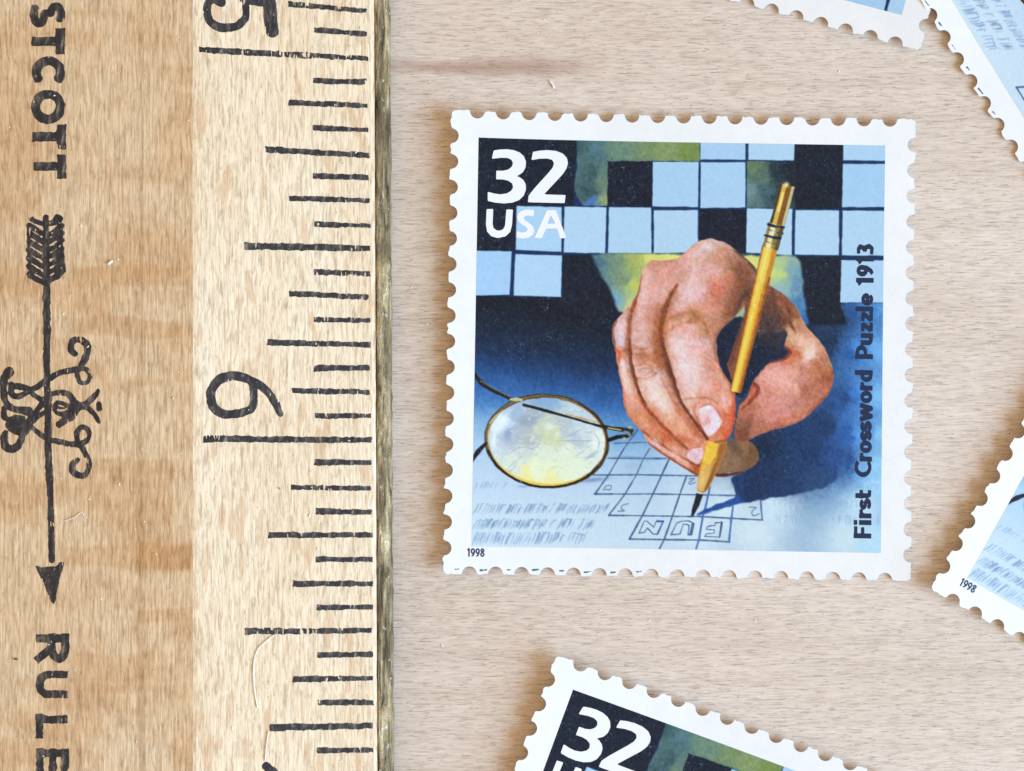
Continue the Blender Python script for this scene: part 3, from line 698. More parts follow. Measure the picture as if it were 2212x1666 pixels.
def march(sd, x0, x1, y0, y1, h):
    """polygons covering the region sd(X, Y) < 0, exact along the edge (marching squares)"""
    nx, ny = int(math.ceil((x1 - x0) / h)) + 1, int(math.ceil((y1 - y0) / h)) + 1
    gx, gy = x0 + np.arange(nx) * h, y0 + np.arange(ny) * h
    X, Y = np.meshgrid(gx, gy)
    D = sd(X, Y)
    D = np.where(np.abs(D) < 1e-5, 1e-5, D)
    I = D < 0
    verts, idx, faces = [], {}, []

    def vert(key, p):
        k = idx.get(key)
        if k is None:
            k = idx[key] = len(verts)
            verts.append(p)
        return k

    cnt = I[:-1, :-1].astype(int) + I[:-1, 1:] + I[1:, 1:] + I[1:, :-1]
    js, is_ = np.nonzero(cnt)
    for j, i in zip(js.tolist(), is_.tolist()):
        cs = ((j, i), (j, i + 1), (j + 1, i + 1), (j + 1, i))
        f = []
        for k in range(4):
            a, b = cs[k], cs[(k + 1) % 4]
            ia, ib = I[a], I[b]
            if ia:
                f.append(vert(a, (gx[a[1]], gy[a[0]])))
            if ia != ib:
                da, db = D[a], D[b]
                t = min(max(da / (da - db), .02), .98)
                key = (a, b) if a < b else (b, a)
                f.append(vert(key, (gx[a[1]] + (gx[b[1]] - gx[a[1]]) * t, gy[a[0]] + (gy[b[0]] - gy[a[0]]) * t)))
        if len(f) >= 3:
            faces.append(f)
    return np.array(verts).reshape(-1, 2), faces


# ---------------------------------------------------------------------------
# materials (procedural)
# ---------------------------------------------------------------------------
class NT:
    def __init__(self, name):
        self.m = bpy.data.materials.new(name)
        self.m.use_nodes = True
        self.t = self.m.node_tree
        self.b = self.t.nodes["Principled BSDF"]

    def n(self, kind, **kw):
        nd = self.t.nodes.new(kind)
        for k, v in kw.items():
            setattr(nd, k, v)
        return nd

    def l(self, a, b):
        self.t.links.new(a, b)

    def coord(self, scale, rot=(0, 0, 0), loc=(0, 0, 0)):
        tc = self.n("ShaderNodeTexCoord")
        mpn = self.n("ShaderNodeMapping")
        mpn.inputs["Scale"].default_value = scale
        mpn.inputs["Rotation"].default_value = rot
        mpn.inputs["Location"].default_value = loc
        self.l(tc.outputs["Object"], mpn.inputs["Vector"])
        return mpn.outputs["Vector"]

    def noise(self, vec, scale, detail=3.0, rough=.55, dist=0.0):
        nd = self.n("ShaderNodeTexNoise")
        nd.inputs["Scale"].default_value = scale
        nd.inputs["Detail"].default_value = detail
        nd.inputs["Roughness"].default_value = rough
        nd.inputs["Distortion"].default_value = dist
        self.l(vec, nd.inputs["Vector"])
        return nd.outputs["Fac"]

    def ramp(self, fac, stops, interp='LINEAR'):
        nd = self.n("ShaderNodeValToRGB")
        cr = nd.color_ramp
        cr.interpolation = interp
        while len(cr.elements) < len(stops):
            cr.elements.new(.5)
        for e, (p, c) in zip(cr.elements, stops):
            e.position = p
            e.color = (*c, 1) if len(c) == 3 else c
        self.l(fac, nd.inputs["Fac"])
        return nd.outputs["Color"]

    def mix(self, fac, a, b, mode='MIX'):
        nd = self.n("ShaderNodeMix", data_type='RGBA', blend_type=mode)
        for sock, v in ((nd.inputs[0], fac), (nd.inputs[6], a), (nd.inputs[7], b)):
            if hasattr(v, "is_output"):
                self.l(v, sock)
            elif isinstance(v, (int, float)):
                sock.default_value = v
            else:
                sock.default_value = (*v, 1)
        return nd.outputs[2]

    def math(self, op, a, b=0.0, clamp=False):
        nd = self.n("ShaderNodeMath", operation=op)
        nd.use_clamp = clamp
        for sock, v in ((nd.inputs[0], a), (nd.inputs[1], b)):
            if hasattr(v, "is_output"):
                self.l(v, sock)
            else:
                sock.default_value = v
        return nd.outputs[0]

    def bump(self, h, dist, strength=1.0, prev=None):
        nd = self.n("ShaderNodeBump")
        nd.inputs["Distance"].default_value = dist
        nd.inputs["Strength"].default_value = strength
        self.l(h, nd.inputs["Height"])
        if prev is not None:
            self.l(prev, nd.inputs["Normal"])
        self.l(nd.outputs["Normal"], self.b.inputs["Normal"])
        return nd.outputs["Normal"]

    def done(self, color=None, rough=.5, spec=.5, metal=0.0):
        if color is not None:
            if hasattr(color, "is_output"):
                self.l(color, self.b.inputs["Base Color"])
            else:
                self.b.inputs["Base Color"].default_value = (*color, 1)
        if hasattr(rough, "is_output"):
            self.l(rough, self.b.inputs["Roughness"])
        else:
            self.b.inputs["Roughness"].default_value = rough
        self.b.inputs["Specular IOR Level"].default_value = spec
        self.b.inputs["Metallic"].default_value = metal
        return self.m


W3 = ((0, 0, 0), (1, 1, 1))


def mat_table():
    k = NT("beech_table")
    # slow warm / grey drift across the board, fine lengthwise grain, short dark pores, pale flecks
    drift = k.noise(k.coord((26, 90, 1)), 1.0, 3, .5)
    long_ = k.noise(k.coord((50, 900, 1), loc=(5, 1, 0)), 1.0, 3, .55, .2)
    grain = k.noise(k.coord((760, 7000, 1)), 1.0, 3, .6, .5)
    patch = k.noise(k.coord((120, 300, 1), loc=(8, 1, 0)), 1.0, 2, .5)
    pores = k.noise(k.coord((1100, 9000, 1), loc=(3, 7, 0)), 1.0, 1.6, .5, .35)
    pores2 = k.noise(k.coord((700, 7200, 1), loc=(31, 17, 0)), 1.0, 1.3, .5, .4)
    fleck = k.noise(k.coord((1900, 7000, 1), loc=(11, 3, 0)), 1.0, 2, .5, .3)
    base = k.ramp(drift, [(.32, (.680, .562, .466)), (.52, (.722, .604, .516)), (.70, (.742, .634, .556))])
    lg = k.ramp(long_, [(.30, (.93, .915, .90)), (.50, (1, 1, 1)), (.70, (1.03, 1.03, 1.03))])
    c = k.mix(1.0, base, lg, 'MULTIPLY')
    g = k.ramp(grain, [(.28, (.74, .715, .69)), (.50, (1, 1, 1)), (.74, (1.15, 1.16, 1.17))])
    c = k.mix(1.0, c, g, 'MULTIPLY')
    dens = k.ramp(patch, [(.35, (.04, .04, .04)), (.65, (.28, .28, .28))])
    pm = k.ramp(pores, [(.30, (1, 1, 1)), (.35, (0, 0, 0))])
    c = k.mix(k.math('MULTIPLY', pm, dens), c, (.33, .26, .20))
    pm2 = k.ramp(pores2, [(.285, (1, 1, 1)), (.335, (0, 0, 0))])
    c = k.mix(k.math('MULTIPLY', pm2, dens), c, (.31, .25, .19))
    fm = k.ramp(fleck, [(.63, (0, 0, 0)), (.70, (1, 1, 1))])
    c = k.mix(k.math('MULTIPLY', fm, .24), c, (.90, .89, .88))
    # one reddish streak of heartwood running in from beside the ruler
    tc = k.n("ShaderNodeTexCoord")
    sx = k.n("ShaderNodeSeparateXYZ")
    k.l(tc.outputs["Object"], sx.inputs[0])
    wv = k.noise(k.coord((90, 300, 1)), 1.0, 3)
    yc = k.math('ADD', k.math('MULTIPLY', k.math('SUBTRACT', wv, .5), .0016), k.math('ADD', sx.outputs[1], -STREAK[1]))
    band = k.math('SUBTRACT', 1.0, k.math('DIVIDE', k.math('ABSOLUTE', yc), .00072), True)
    xx = k.math('DIVIDE', k.math('ABSOLUTE', k.math('ADD', sx.outputs[0], -STREAK[0])), .0085)
    lens = k.math('SUBTRACT', 1.0, k.math('POWER', xx, 3.0), True)
    red = k.math('MULTIPLY', k.math('MULTIPLY', k.math('POWER', band, .6), lens), .80)
    c = k.mix(red, c, (.40, .235, .185))
    h = k.math('ADD', k.math('MULTIPLY', grain, .8), k.math('MULTIPLY', k.math('SUBTRACT', 1.0, pm), .8))
    h = k.math('ADD', h, k.math('MULTIPLY', k.math('SUBTRACT', 1.0, pm2), .6))
    k.bump(h, .00003, 1.0)
    return k.done(c, .45, .42)


def mat_ruler_top(bands):
    k = NT("varnished_maple")
    drift = k.noise(k.coord((160, 130, 1)), 1.0, 2, .5)
    fine = k.noise(k.coord((7000, 420, 1)), 1.0, 3, .6, .4)
    grain = k.noise(k.coord((4200, 900, 1), loc=(1, 8, 0)), 1.0, 3, .6, .7)
    line_ = k.noise(k.coord((620, 5, 1), loc=(4, 0, 0)), 1.0, 2, .5)
    fleck = k.noise(k.coord((4200, 1000, 1), loc=(9, 2, 0)), 1.0, 2, .5, .5)
    # blotches of ray figure: lengthwise strips that each carry their own cross bands
    tc = k.n("ShaderNodeTexCoord")
    sx = k.n("ShaderNodeSeparateXYZ")
    k.l(tc.outputs["Object"], sx.inputs[0])
    cmb = k.n("ShaderNodeCombineXYZ")
    xw = k.math('ADD', sx.outputs[0], k.math('MULTIPLY', k.math('SUBTRACT', drift, .5), .0010))
    strip = k.math('FLOOR', k.math('MULTIPLY', xw, 230.0))
    k.l(k.math('ADD', k.math('MULTIPLY', strip, .55), k.math('MULTIPLY', sx.outputs[0], 40.0)), cmb.inputs[0])
    k.l(k.math('ADD', k.math('MULTIPLY', sx.outputs[1], 250.0), k.math('MULTIPLY', sx.outputs[0], 30.0)), cmb.inputs[1])
    fig = k.noise(cmb.outputs[0], 1.0, 3, .6)
    cmb2 = k.n("ShaderNodeCombineXYZ")
    k.l(k.math('MULTIPLY', sx.outputs[0], 70.0), cmb2.inputs[0])
    k.l(k.math('MULTIPLY', sx.outputs[1], 420.0), cmb2.inputs[1])
    fig2 = k.noise(cmb2.outputs[0], 1.0, 3, .6, .4)
    base = k.ramp(drift, [(.32, (.690, .485, .292)), (.52, (.728, .532, .335)), (.70, (.750, .562, .368))])
    fm = k.ramp(fig, [(.50, (0, 0, 0)), (.58, (.7, .7, .7)), (.68, (1, 1, 1))])
    c = k.mix(k.math('MULTIPLY', fm, .60), base, (.590, .345, .170))
    f2 = k.ramp(fig2, [(.52, (0, 0, 0)), (.66, (1, 1, 1))])
    c = k.mix(k.math('MULTIPLY', f2, .36), c, (.600, .365, .190))
    pl = k.ramp(fig, [(.30, (1, 1, 1)), (.43, (0, 0, 0))])
    c = k.mix(k.math('MULTIPLY', pl, .45), c, (.75, .60, .42))
    for (bx0, bx1, by0, by1, amt) in bands:
        wobx = k.math('ADD', sx.outputs[0], k.math('MULTIPLY', k.math('SUBTRACT', fine, .5), .0022))
        woby = k.math('ADD', sx.outputs[1], k.math('MULTIPLY', k.math('SUBTRACT', drift, .5), .0018))
        mx_ = k.math('SUBTRACT', 1.0, k.math('DIVIDE', k.math('ABSOLUTE', k.math('SUBTRACT', wobx, (bx0 + bx1) / 2)), (bx1 - bx0) / 2), True)
        my_ = k.math('SUBTRACT', 1.0, k.math('DIVIDE', k.math('ABSOLUTE', k.math('SUBTRACT', woby, (by0 + by1) / 2)), (by1 - by0) / 2), True)
        bm = k.math('MULTIPLY', k.math('MULTIPLY', mx_, 5.0, True), k.math('MULTIPLY', my_, 3.0, True))
        c = k.mix(k.math('MULTIPLY', bm, amt), c, (.585, .335, .155))
    g = k.ramp(fine, [(.30, (.74, .70, .65)), (.50, (1, 1, 1)), (.70, (1.16, 1.18, 1.20))])
    c = k.mix(1.0, c, g, 'MULTIPLY')
    g2 = k.ramp(grain, [(.32, (.76, .72, .67)), (.50, (1, 1, 1)), (.70, (1.15, 1.17, 1.20))])
    c = k.mix(1.0, c, g2, 'MULTIPLY')
    l2 = k.ramp(line_, [(.33, (.76, .69, .62)), (.40, (1, 1, 1))])
    c = k.mix(.75, c, l2, 'MULTIPLY')
    fl = k.ramp(fleck, [(.65, (0, 0, 0)), (.70, (1, 1, 1))])
    c = k.mix(k.math('MULTIPLY', fl, .30), c, (.90, .80, .62))
    k.bump(k.math('ADD', fine, grain), .00003, 1.0)
    return k.done(c, .40, .45)


def mat_ruler_bevel():
    k = NT("planed_maple")
    drift = k.noise(k.coord((220, 60, 1)), 1.0, 2, .5)
    fine = k.noise(k.coord((6500, 500, 1), loc=(2, 5, 0)), 1.0, 3, .6, .4)
    grain = k.noise(k.coord((4000, 900, 1), loc=(2, 5, 0)), 1.0, 3, .6, .9)
    dash = k.noise(k.coord((4500, 1000, 1), loc=(20, 5, 0)), 1.0, 2, .5, .6)
    ray_ = k.noise(k.coord((1150, 270, 1), rot=(0, 0, .10), loc=(7, 1, 0)), 1.0, 1.6, .5, .3)
    base = k.ramp(drift, [(.32, (.80, .625, .425)), (.52, (.835, .675, .480)), (.70, (.855, .715, .53))])
    g = k.ramp(fine, [(.30, (.74, .69, .63)), (.48, (1, 1, 1)), (.70, (1.12, 1.13, 1.14))])
    c = k.mix(1.0, base, g, 'MULTIPLY')
    g2 = k.ramp(grain, [(.30, (.74, .69, .63)), (.48, (1, 1, 1)), (.70, (1.10, 1.11, 1.12))])
    c = k.mix(1.0, c, g2, 'MULTIPLY')
    dm = k.ramp(dash, [(.32, (1, 1, 1)), (.37, (0, 0, 0))])
    c = k.mix(k.math('MULTIPLY', dm, .40), c, (.50, .36, .24))
    rm = k.ramp(ray_, [(.60, (0, 0, 0)), (.65, (1, 1, 1))])
    c = k.mix(k.math('MULTIPLY', rm, .50), c, (.66, .40, .21))
    k.bump(k.math('ADD', fine, grain), .00004, .9)
    return k.done(c, .5, .35)


def mat_brass():
    k = NT("tarnished_brass")
    a = k.noise(k.coord((3200, 420, 2600)), 1.0, 4, .65, .8)
    b = k.noise(k.coord((900, 160, 700), loc=(4, 4, 0)), 1.0, 3, .6, .6)
    pit = k.noise(k.coord((3600, 1500, 3000), loc=(1, 4, 0)), 1.0, 3, .6)
    c = k.ramp(a, [(.32, (.060, .042, .022)), (.44, (.30, .215, .105)), (.58, (.50, .370, .195)), (.70, (.76, .66, .46))])
    d = k.ramp(b, [(.38, (.36, .34, .32)), (.54, (1, 1, 1))])
    c = k.mix(.8, c, d, 'MULTIPLY')
    pm = k.ramp(pit, [(.66, (0, 0, 0)), (.71, (1, 1, 1))])
    c = k.mix(k.math('MULTIPLY', pm, .6), c, (.80, .79, .74))
    k.bump(k.math('ADD', a, k.math('MULTIPLY', pit, .5)), .00025, 1.0)
    r = k.ramp(b, [(.35, (.70, .70, .70)), (.65, (.42, .42, .42))])
    return k.done(c, r, .5, .35)


def mat_ink(name="black_ink", thin=0.5):
    """stamped ink, worn thin in places so the wood grain greys it"""
    k = NT(name)
    w = k.noise(k.coord((2400, 700, 1500)), 1.0, 3, .65, .6)
    s = k.noise(k.coord((3800, 2600, 3800), loc=(3, 3, 3)), 1.0, 2, .6)
    c = k.ramp(w, [(.34, (.016, .016, .022)), (.50, (.030, .029, .036)), (.60, (.080, .070, .064)), (.70, (.22, .185, .15))])
    sm = k.ramp(s, [(.63, (0, 0, 0)), (.72, (1, 1, 1))])
    c = k.mix(k.math('MULTIPLY', sm, thin), c, (.30, .285, .27))
    k.bump(s, .00003, .5)
    return k.done(c, .45, .4)


def mat_plain(name, col, rough=.5, spec=.3, tex=0.0, scale=2500):
    k = NT(name)
    n_ = k.noise(k.coord((scale, scale, scale)), 1.0, 3, .6)
    lo, hi = 1 - tex, 1 + tex * .5
    c = k.mix(1.0, col, k.ramp(n_, [(.3, (lo, lo, lo)), (.7, (hi, hi, hi))]), 'MULTIPLY')
    return k.done(c, rough, spec)


def mat_paper():
    k = NT("stamp_paper")
    f = k.noise(k.coord((900, 900, 900)), 1.0, 4, .65)
    f2 = k.noise(k.coord((5000, 5000, 5000)), 1.0, 2, .6)
    f0 = k.noise(k.coord((150, 150, 150)), 1.0, 3, .6)
    c = k.mix(1.0, k.ramp(f, [(.3, (.825, .832, .838)), (.7, (.872, .877, .88))]), k.ramp(f0, [(.35, (.965, .97, .975)), (.65, (1, 1, 1))]), 'MULTIPLY')
    k.bump(k.math('ADD', f2, k.math('MULTIPLY', f, 2.0)), .00001, .6)
    m = k.done(c, .48, .4)
    k.b.inputs["Subsurface Weight"].default_value = 0.0
    return m


def mat_picture():
    k = NT("printed_picture_ink")
    at = k.n("ShaderNodeAttribute", attribute_name="ink", attribute_type='GEOMETRY')
    f2 = k.noise(k.coord((5000, 5000, 5000)), 1.0, 2, .6)
    k.bump(f2, .00001, .4)
    return k.done(at.outputs["Color"], .5, .22)


STREAK = on_plane(1045, 142)[:2] * MM
M_TABLE, M_BEVEL, M_BRASS = mat_table(), mat_ruler_bevel(), mat_brass()
M_INK, M_PAPER, M_PICT = mat_ink(), mat_paper(), mat_picture()
M_WHITE = mat_plain("white_print", (.845, .855, .865), .45, .4, .02)
M_NAVY = mat_plain("navy_print", tuple(lin((20, 40, 76)) * .9), .45, .4, .1)
M_YEAR = mat_plain("grey_blue_print", tuple(lin((58, 66, 104)) * .9), .45, .4, .1)
M_GREEN = mat_plain("green_print", tuple(lin((70, 116, 104)) * .9), .45, .4, .15)
M_SLATE = mat_plain("slate_print", tuple(lin((92, 116, 148)) * .9), .45, .4, .15)
M_LINT = mat_plain("white_lint", (.88, .88, .88), .6, .3, .05)
M_SPECK = mat_plain("dark_crumb", (.10, .05, .035), .6, .3, .1)

# ---------------------------------------------------------------------------
# table
# ---------------------------------------------------------------------------
tv = [(-.30, -.24, 0), (.30, -.24, 0), (.30, .24, 0), (-.30, .24, 0), (-.30, -.24, -.022), (.30, -.24, -.022), (.30, .24, -.022), (-.30, .24, -.022)]
link("table_top", mesh_of("table_top", tv, [(0, 1, 2, 3), (7, 6, 5, 4), (0, 4, 5, 1), (1, 5, 6, 2), (2, 6, 7, 3), (3, 7, 4, 0)], M_TABLE),
     label="pale beech wood table top under everything", cat="table", kind="structure")

# ---------------------------------------------------------------------------
# ruler: bevelled maple bar with a metal strip let into its edge
# ---------------------------------------------------------------------------
Z_TOP, Z_EDGE = 4.0, 1.75
pa, pb = on_plane(417, 0, Z_TOP), on_plane(424, 1666, Z_TOP)          # break between flat and bevel
qa, qb = on_plane(808, 0, Z_EDGE), on_plane(815, 1666, Z_EDGE)        # lower end of the bevel
axis = (qa - qb)[:2] / np.linalg.norm((qa - qb)[:2])
ANG = math.atan2(-axis[0], axis[1])
RO = np.array([(qa[0] + qb[0]) / 2, (qa[1] + qb[1]) / 2, 0.0])          # ruler origin: foot of its scale edge
ca, sa = math.cos(ANG), math.sin(ANG)


def r_local(p):
    d = np.asarray(p, float) - RO
    return np.array([d[0] * ca + d[1] * sa, -d[0] * sa + d[1] * ca, d[2]])


XB = (r_local(pa)[0] + r_local(pb)[0]) / 2                              # local x of the break (negative)
SLOPE = (Z_EDGE - Z_TOP) / (0 - XB)
BEV = math.atan(SLOPE)
Y0, Y1 = -150.0, 158.0

ruler = link("wooden_ruler", None, label="varnished wooden ruler with black inch marks and brass edge", cat="ruler")
ruler.location = RO * MM
ruler.rotation_euler = (0, 0, ANG)


def prism(name, prof, mats, face_mat, parent, y0=Y0, y1=Y1, seg=1, jit=0.0, smooth=False):
    """profile (x, z) list, counter-clockwise seen from -y, drawn out along y"""
    rs_ = np.random.RandomState(8)
    ys = np.linspace(y0, y1, seg + 1)
    n = len(prof)
    v, f, fm = [], [], []
    for y in ys:
        for (x, z) in prof:
            v.append(((x + rs_.uniform(-jit, jit)) * MM, y * MM, (z + rs_.uniform(-jit, jit) * .6) * MM))
    for s in range(seg):
        for i in range(n):
            a, b = s * n + i, s * n + (i + 1) % n
            f.append((a, b, b + n, a + n))
            fm.append(face_mat[i])
    f.append(tuple(range(n))[::-1])
    fm.append(0)
    f.append(tuple(seg * n + i for i in range(n)))
    fm.append(0)
    me = bpy.data.meshes.new(name)
    me.from_pydata(v, [], [q[::-1] for q in f])
    for m in mats:
        me.materials.append(m)
    me.polygons.foreach_set("material_index", fm)
    if smooth:
        me.polygons.foreach_set("use_smooth", [True] * len(me.polygons))
    me.update()
    return link(name, me, parent)


def top_pt(px, py):
    l = r_local(on_plane(px, py, Z_TOP))
    return l[0], l[1]


def figure_band(x0, x1, y0, y1, amt):
    (a0, b0), (a1, b1) = top_pt(x0, y1), top_pt(x1, y0)
    return (a0 * MM, a1 * MM, b0 * MM, b1 * MM, amt)


# cross bands of darker figure in the varnished face
M_TOP = mat_ruler_top([figure_band(140, 420, 574, 628, .55), figure_band(-20, 90, 570, 640, .45), figure_band(150, 405, 684, 730, .55), figure_band(285, 424, 1170, 1240, .9), figure_band(120, 300, 1180, 1232, .4),
                       figure_band(170, 400, 985, 1030, .4), figure_band(-20, 140, 1040, 1100, .35), figure_band(150, 350, 1400, 1470, .4), figure_band(290, 420, 1310, 1345, .45), figure_band(180, 300, 1465, 1490, .4), figure_band(330, 418, 240, 420, .25)])
prof = [(-31.5, .35), (-31.2, 0.02), (.0, 0.02), (.0, Z_EDGE - .10), (-.04, Z_EDGE - .07), (-.22, Z_EDGE + .22 * -SLOPE - .012), (XB + .12, Z_TOP - .015), (XB - .12, Z_TOP), (-31.1, Z_TOP), (-31.5, Z_TOP - .35)]
prism("wooden_body", prof, [M_TOP, M_BEVEL], [0, 0, 0, 1, 1, 1, 1, 0, 0, 0], ruler)
bw = 1.02
prism("brass_edge", [(.01, .12), (bw - .1, .12), (bw, .5), (bw, Z_EDGE - .62), (bw - .16, Z_EDGE - .36), (.32, Z_EDGE - .10), (.12, Z_EDGE - .03), (.01, Z_EDGE - .16)], [M_BRASS], [0] * 8, ruler, seg=500, jit=.05, smooth=True)

LIFT = .012


def bevel_pt(px, py):
    """point on the bevel under a sheet position -> local (x, y) in the bevel plane, x measured along the slope"""
    m = SLOPE
    # the plane is tilted about the ruler's long axis; its turn is tiny, so solve twice in ruler space
    p = on_plane(px, py, Z_EDGE, m, RO[0])
    for _ in range(3):
        l = r_local(p)
        p = on_plane(px, py, Z_EDGE + m * l[0])
    l = r_local(p)
    return l[0] / math.cos(BEV), l[1]


def ink_part(name, sd, ext, h, bevel, label=None, seed=0, worn=.05, void=.30, mat=None):
    """ink printed on the ruler; sd in local mm, edge roughened, small voids where the ink has worn off"""
    def f(X, Y):
        d = sd(X, Y)
        d = d + worn * fnoise(X / .22, Y / .22, seed, 2) + worn * .8 * fnoise(X / .7, Y / .5, seed + 3, 2)
        if void:
            v = fnoise(X / .075, Y / .42, seed + 9, 2) * .55 + fnoise(X / .8, Y / .7, seed + 11, 1) * .5
            d = np.maximum(d, (v - void) * .25)
        return d
    v2, faces = march(f, ext[0], ext[1], ext[2], ext[3], h)
    if len(v2) == 0:
        return None
    ox, oy = v2.mean(0)
    v = [((x - ox) * MM, (y - oy) * MM, 0) for x, y in v2]
    ob = link(name, mesh_of(name, v, faces, mat or M_INK), ruler, label)
    if bevel:
        ob.location = (ox * math.cos(BEV) * MM, oy * MM, (Z_EDGE + ox * math.sin(BEV) + LIFT) * MM)
        ob.rotation_euler = (0, -BEV, 0)
    else:
        ob.location = (ox * MM, oy * MM, (Z_TOP + LIFT) * MM)
    return ob


# tick marks: left end, right end on the measuring sheet
A, Bq = 2.5368, 2.56
raw = [(1570, 22, 2010, 62), (1710, 165, 2010, 188), (1080, 272, 2020, 322), (1705, 440, 2005, 450), (1572, 562, 2015, 580), (1705, 700, 2018, 712), (1445, 820, 2025, 852), (1705, 965, 2020, 972), (1572, 1088, 2025, 1100),
       (1715, 1228, 2030, 1238), (1330, 1350, 2030, 1362), (1712, 1490, 2030, 1500), (1575, 1612, 2020, 1628)]
ticks = [tuple(q / A for q in r) for r in raw]
raw = [(1710, 130, 2030, 135), (1455, 255, 2030, 268), (1712, 397, 2025, 395), (1590, 520, 2025, 527), (1718, 657, 2035, 657), (1105, 783, 2035, 790), (1712, 912, 2035, 915), (1585, 1050, 2033, 1055), (1722, 1180, 2035, 1187),
       (1462, 1310, 2040, 1310), (1722, 1445, 2040, 1445), (1595, 1575, 2040, 1577)]
ticks += [(a / A, (b + 1622) / A, c / A, (d + 1622) / A) for a, b, c, d in raw]
raw = [(1745, 262, 2062, 260), (1345, 395, 2062, 390), (1745, 525, 2062, 522), (1610, 660, 2062, 655), (1748, 790, 2066, 790), (1480, 928, 2062, 917), (1745, 1055, 2066, 1050), (1612, 1190, 2066, 1184)]
ticks += [(a / Bq, b / Bq + 1209.7, c / Bq, d / Bq + 1209.7) for a, b, c, d in raw]
ticks += [(682, 1726, 808, 1724), (436, 1780, 808, 1775), (676, -42, 792, -36), (568, -98, 792, -88)]
rt = np.random.RandomState(3)
for i, (xa, ya, xb, yb) in enumerate(ticks):
    a, b = np.array(bevel_pt(xa, ya)), np.array(bevel_pt(xb, yb))
    ln = b[0] - a[0]
    w = .200 if ln > 9 else (.195 if ln > 5.5 else .180)
    w *= rt.uniform(.92, 1.1)
    sag = rt.uniform(-.03, .03)
    pts = [a + (.12, 0), a * .6 + b * .4 + (0, sag), b]
    ink_part("tick_mark", lambda X, Y, pts=pts, w=w: sd_stroke(X, Y, pts, [w * 1.06, w, w * .86], True),
             (a[0] - .3, b[0] + .3, min(a[1], b[1]) - .45, max(a[1], b[1]) + .45), .036, True, seed=100 + i * 7, worn=.075, void=rt.uniform(.26, .40))


def sheet_sd(polys, pt, flat=False):
    """strokes given on the measuring sheet: (points, half width in sheet units, smooth)"""
    items, allp = [], []
    for pts, w, smooth in polys:
        q = np.array([pt(*p) for p in pts])
        if smooth and len(q) > 2:
            m_ = len(q)
            q = catmull(q, False, 6)
        ww = np.asarray(w, float) / 33.0 if not np.isscalar(w) else w / 33.0
        if not np.isscalar(ww):
            ww = np.interp(np.linspace(0, 1, len(q)), np.linspace(0, 1, len(ww)), ww)
        items.append((q, ww, w))
        allp.append(q)
    allp = np.concatenate(allp)

    def f(X, Y):
        d = np.full(X.shape, 1e9)
        for q, ww, _ in items:
            mx = float(np.max(ww)) + .4
            x0, y0 = q.min(0) - mx
            x1, y1 = q.max(0) + mx
            sel = (X > x0) & (X < x1) & (Y > y0) & (Y < y1)
            if sel.any():
                d[sel] = np.minimum(d[sel], sd_stroke(X[sel], Y[sel], q, ww, flat))
        return d
    return f, (allp[:, 0].min() - .6, allp[:, 0].max() + .6, allp[:, 1].min() - .6, allp[:, 1].max() + .6)


def D1(x, y): return (x / A, y / A)                 # close views -> sheet
def D2(x, y): return (x / A, (y + 1622) / A)
def D3(x, y): return (x / Bq, y / Bq + 1209.7)
def DE(x, y): return (x / 4.592, y / 4.592 + 708.6)  # emblem view
def DF(x, y): return (34.56 + x / 9.644, 449.3 + y / 9.644)   # fletching view
def D5(x, y): return (397.5 + x / 9.143, y / 9.143)


# numerals (they read from the left, their tops point to the scale edge)
five = [(mp(D5, [(740, 60), (640, -70), (700, -260), (620, 40)][:1] + [(560, -20), (470, 90), (455, 230), (520, 430), (700, 540), (900, 545), (1080, 500), (1210, 360), (1230, 200), (1200, 60), (1130, -60)]), [9, 8.5, 8.5, 8.5, 9, 9.5, 9.5, 9, 8.5, 8, 7.5, 7], True),
        (mp(D5, [(740, 40), (720, -20)]), 10, False),
        (mp(D5, [(1150, -40), (1300, 30), (1560, 60), (1690, 80)]), [7, 7.5, 8, 8], False),
        (mp(D5, [(1690, 70), (1710, 400), (1750, 620)]), 14.5, False)]
f, ext = sheet_sd(five, bevel_pt)
ink_part("numeral", f, ext, .045, True, "black numeral 5", 501, .05, .34)
six = [(mp(D2, [(1330, 640), (1230, 650), (1165, 600), (1160, 520), (1210, 455), (1300, 440), (1375, 470), (1392, 560), (1375, 620), (1290, 650)]), [9, 9.5, 10, 10, 10, 10, 9, 8, 8.5, 9], True),
       (mp(D2, [(1300, 445), (1390, 470), (1460, 520), (1510, 590), (1535, 645)]), [8, 9, 9, 8, 7.5], True)]
f, ext = sheet_sd(six, bevel_pt)
ink_part("numeral", f, ext, .045, True, "black numeral 6", 511, .05, .36)
seven = [([(575, 1655), (590, 1668), (594, 1735)], [9, 10, 9], False), ([(594, 1700), (540, 1685), (490, 1690), (452, 1705)], [9, 9, 8, 8], True)]
f, ext = sheet_sd(seven, bevel_pt)
ink_part("numeral", f, ext, .045, True, "black numeral 7, cut by the photo edge", 521, .05, .36)


# lettering down the ruler: letters stand on the left, their tops to the right
def letter(ch, x_base, x_top, y_start, y_end, seed, bold=.115):
    cap = x_top - x_base
    adv, pls = glyphs(bold)[ch]
    ext_ = max(max(p[0] for p in pl) for pl in pls) + (bold if ch in "OCSU" else bold * .2)
    polys = [([(x_base + py * cap, y_start + px * (y_end - y_start) / ext_) for px, py in pl], cap * bold, False) for pl in pls]
    f, ext = sheet_sd(polys, top_pt, True)
    ink_part("letter", f, ext, .05, False, "black letter " + ch, seed, .06, .38)


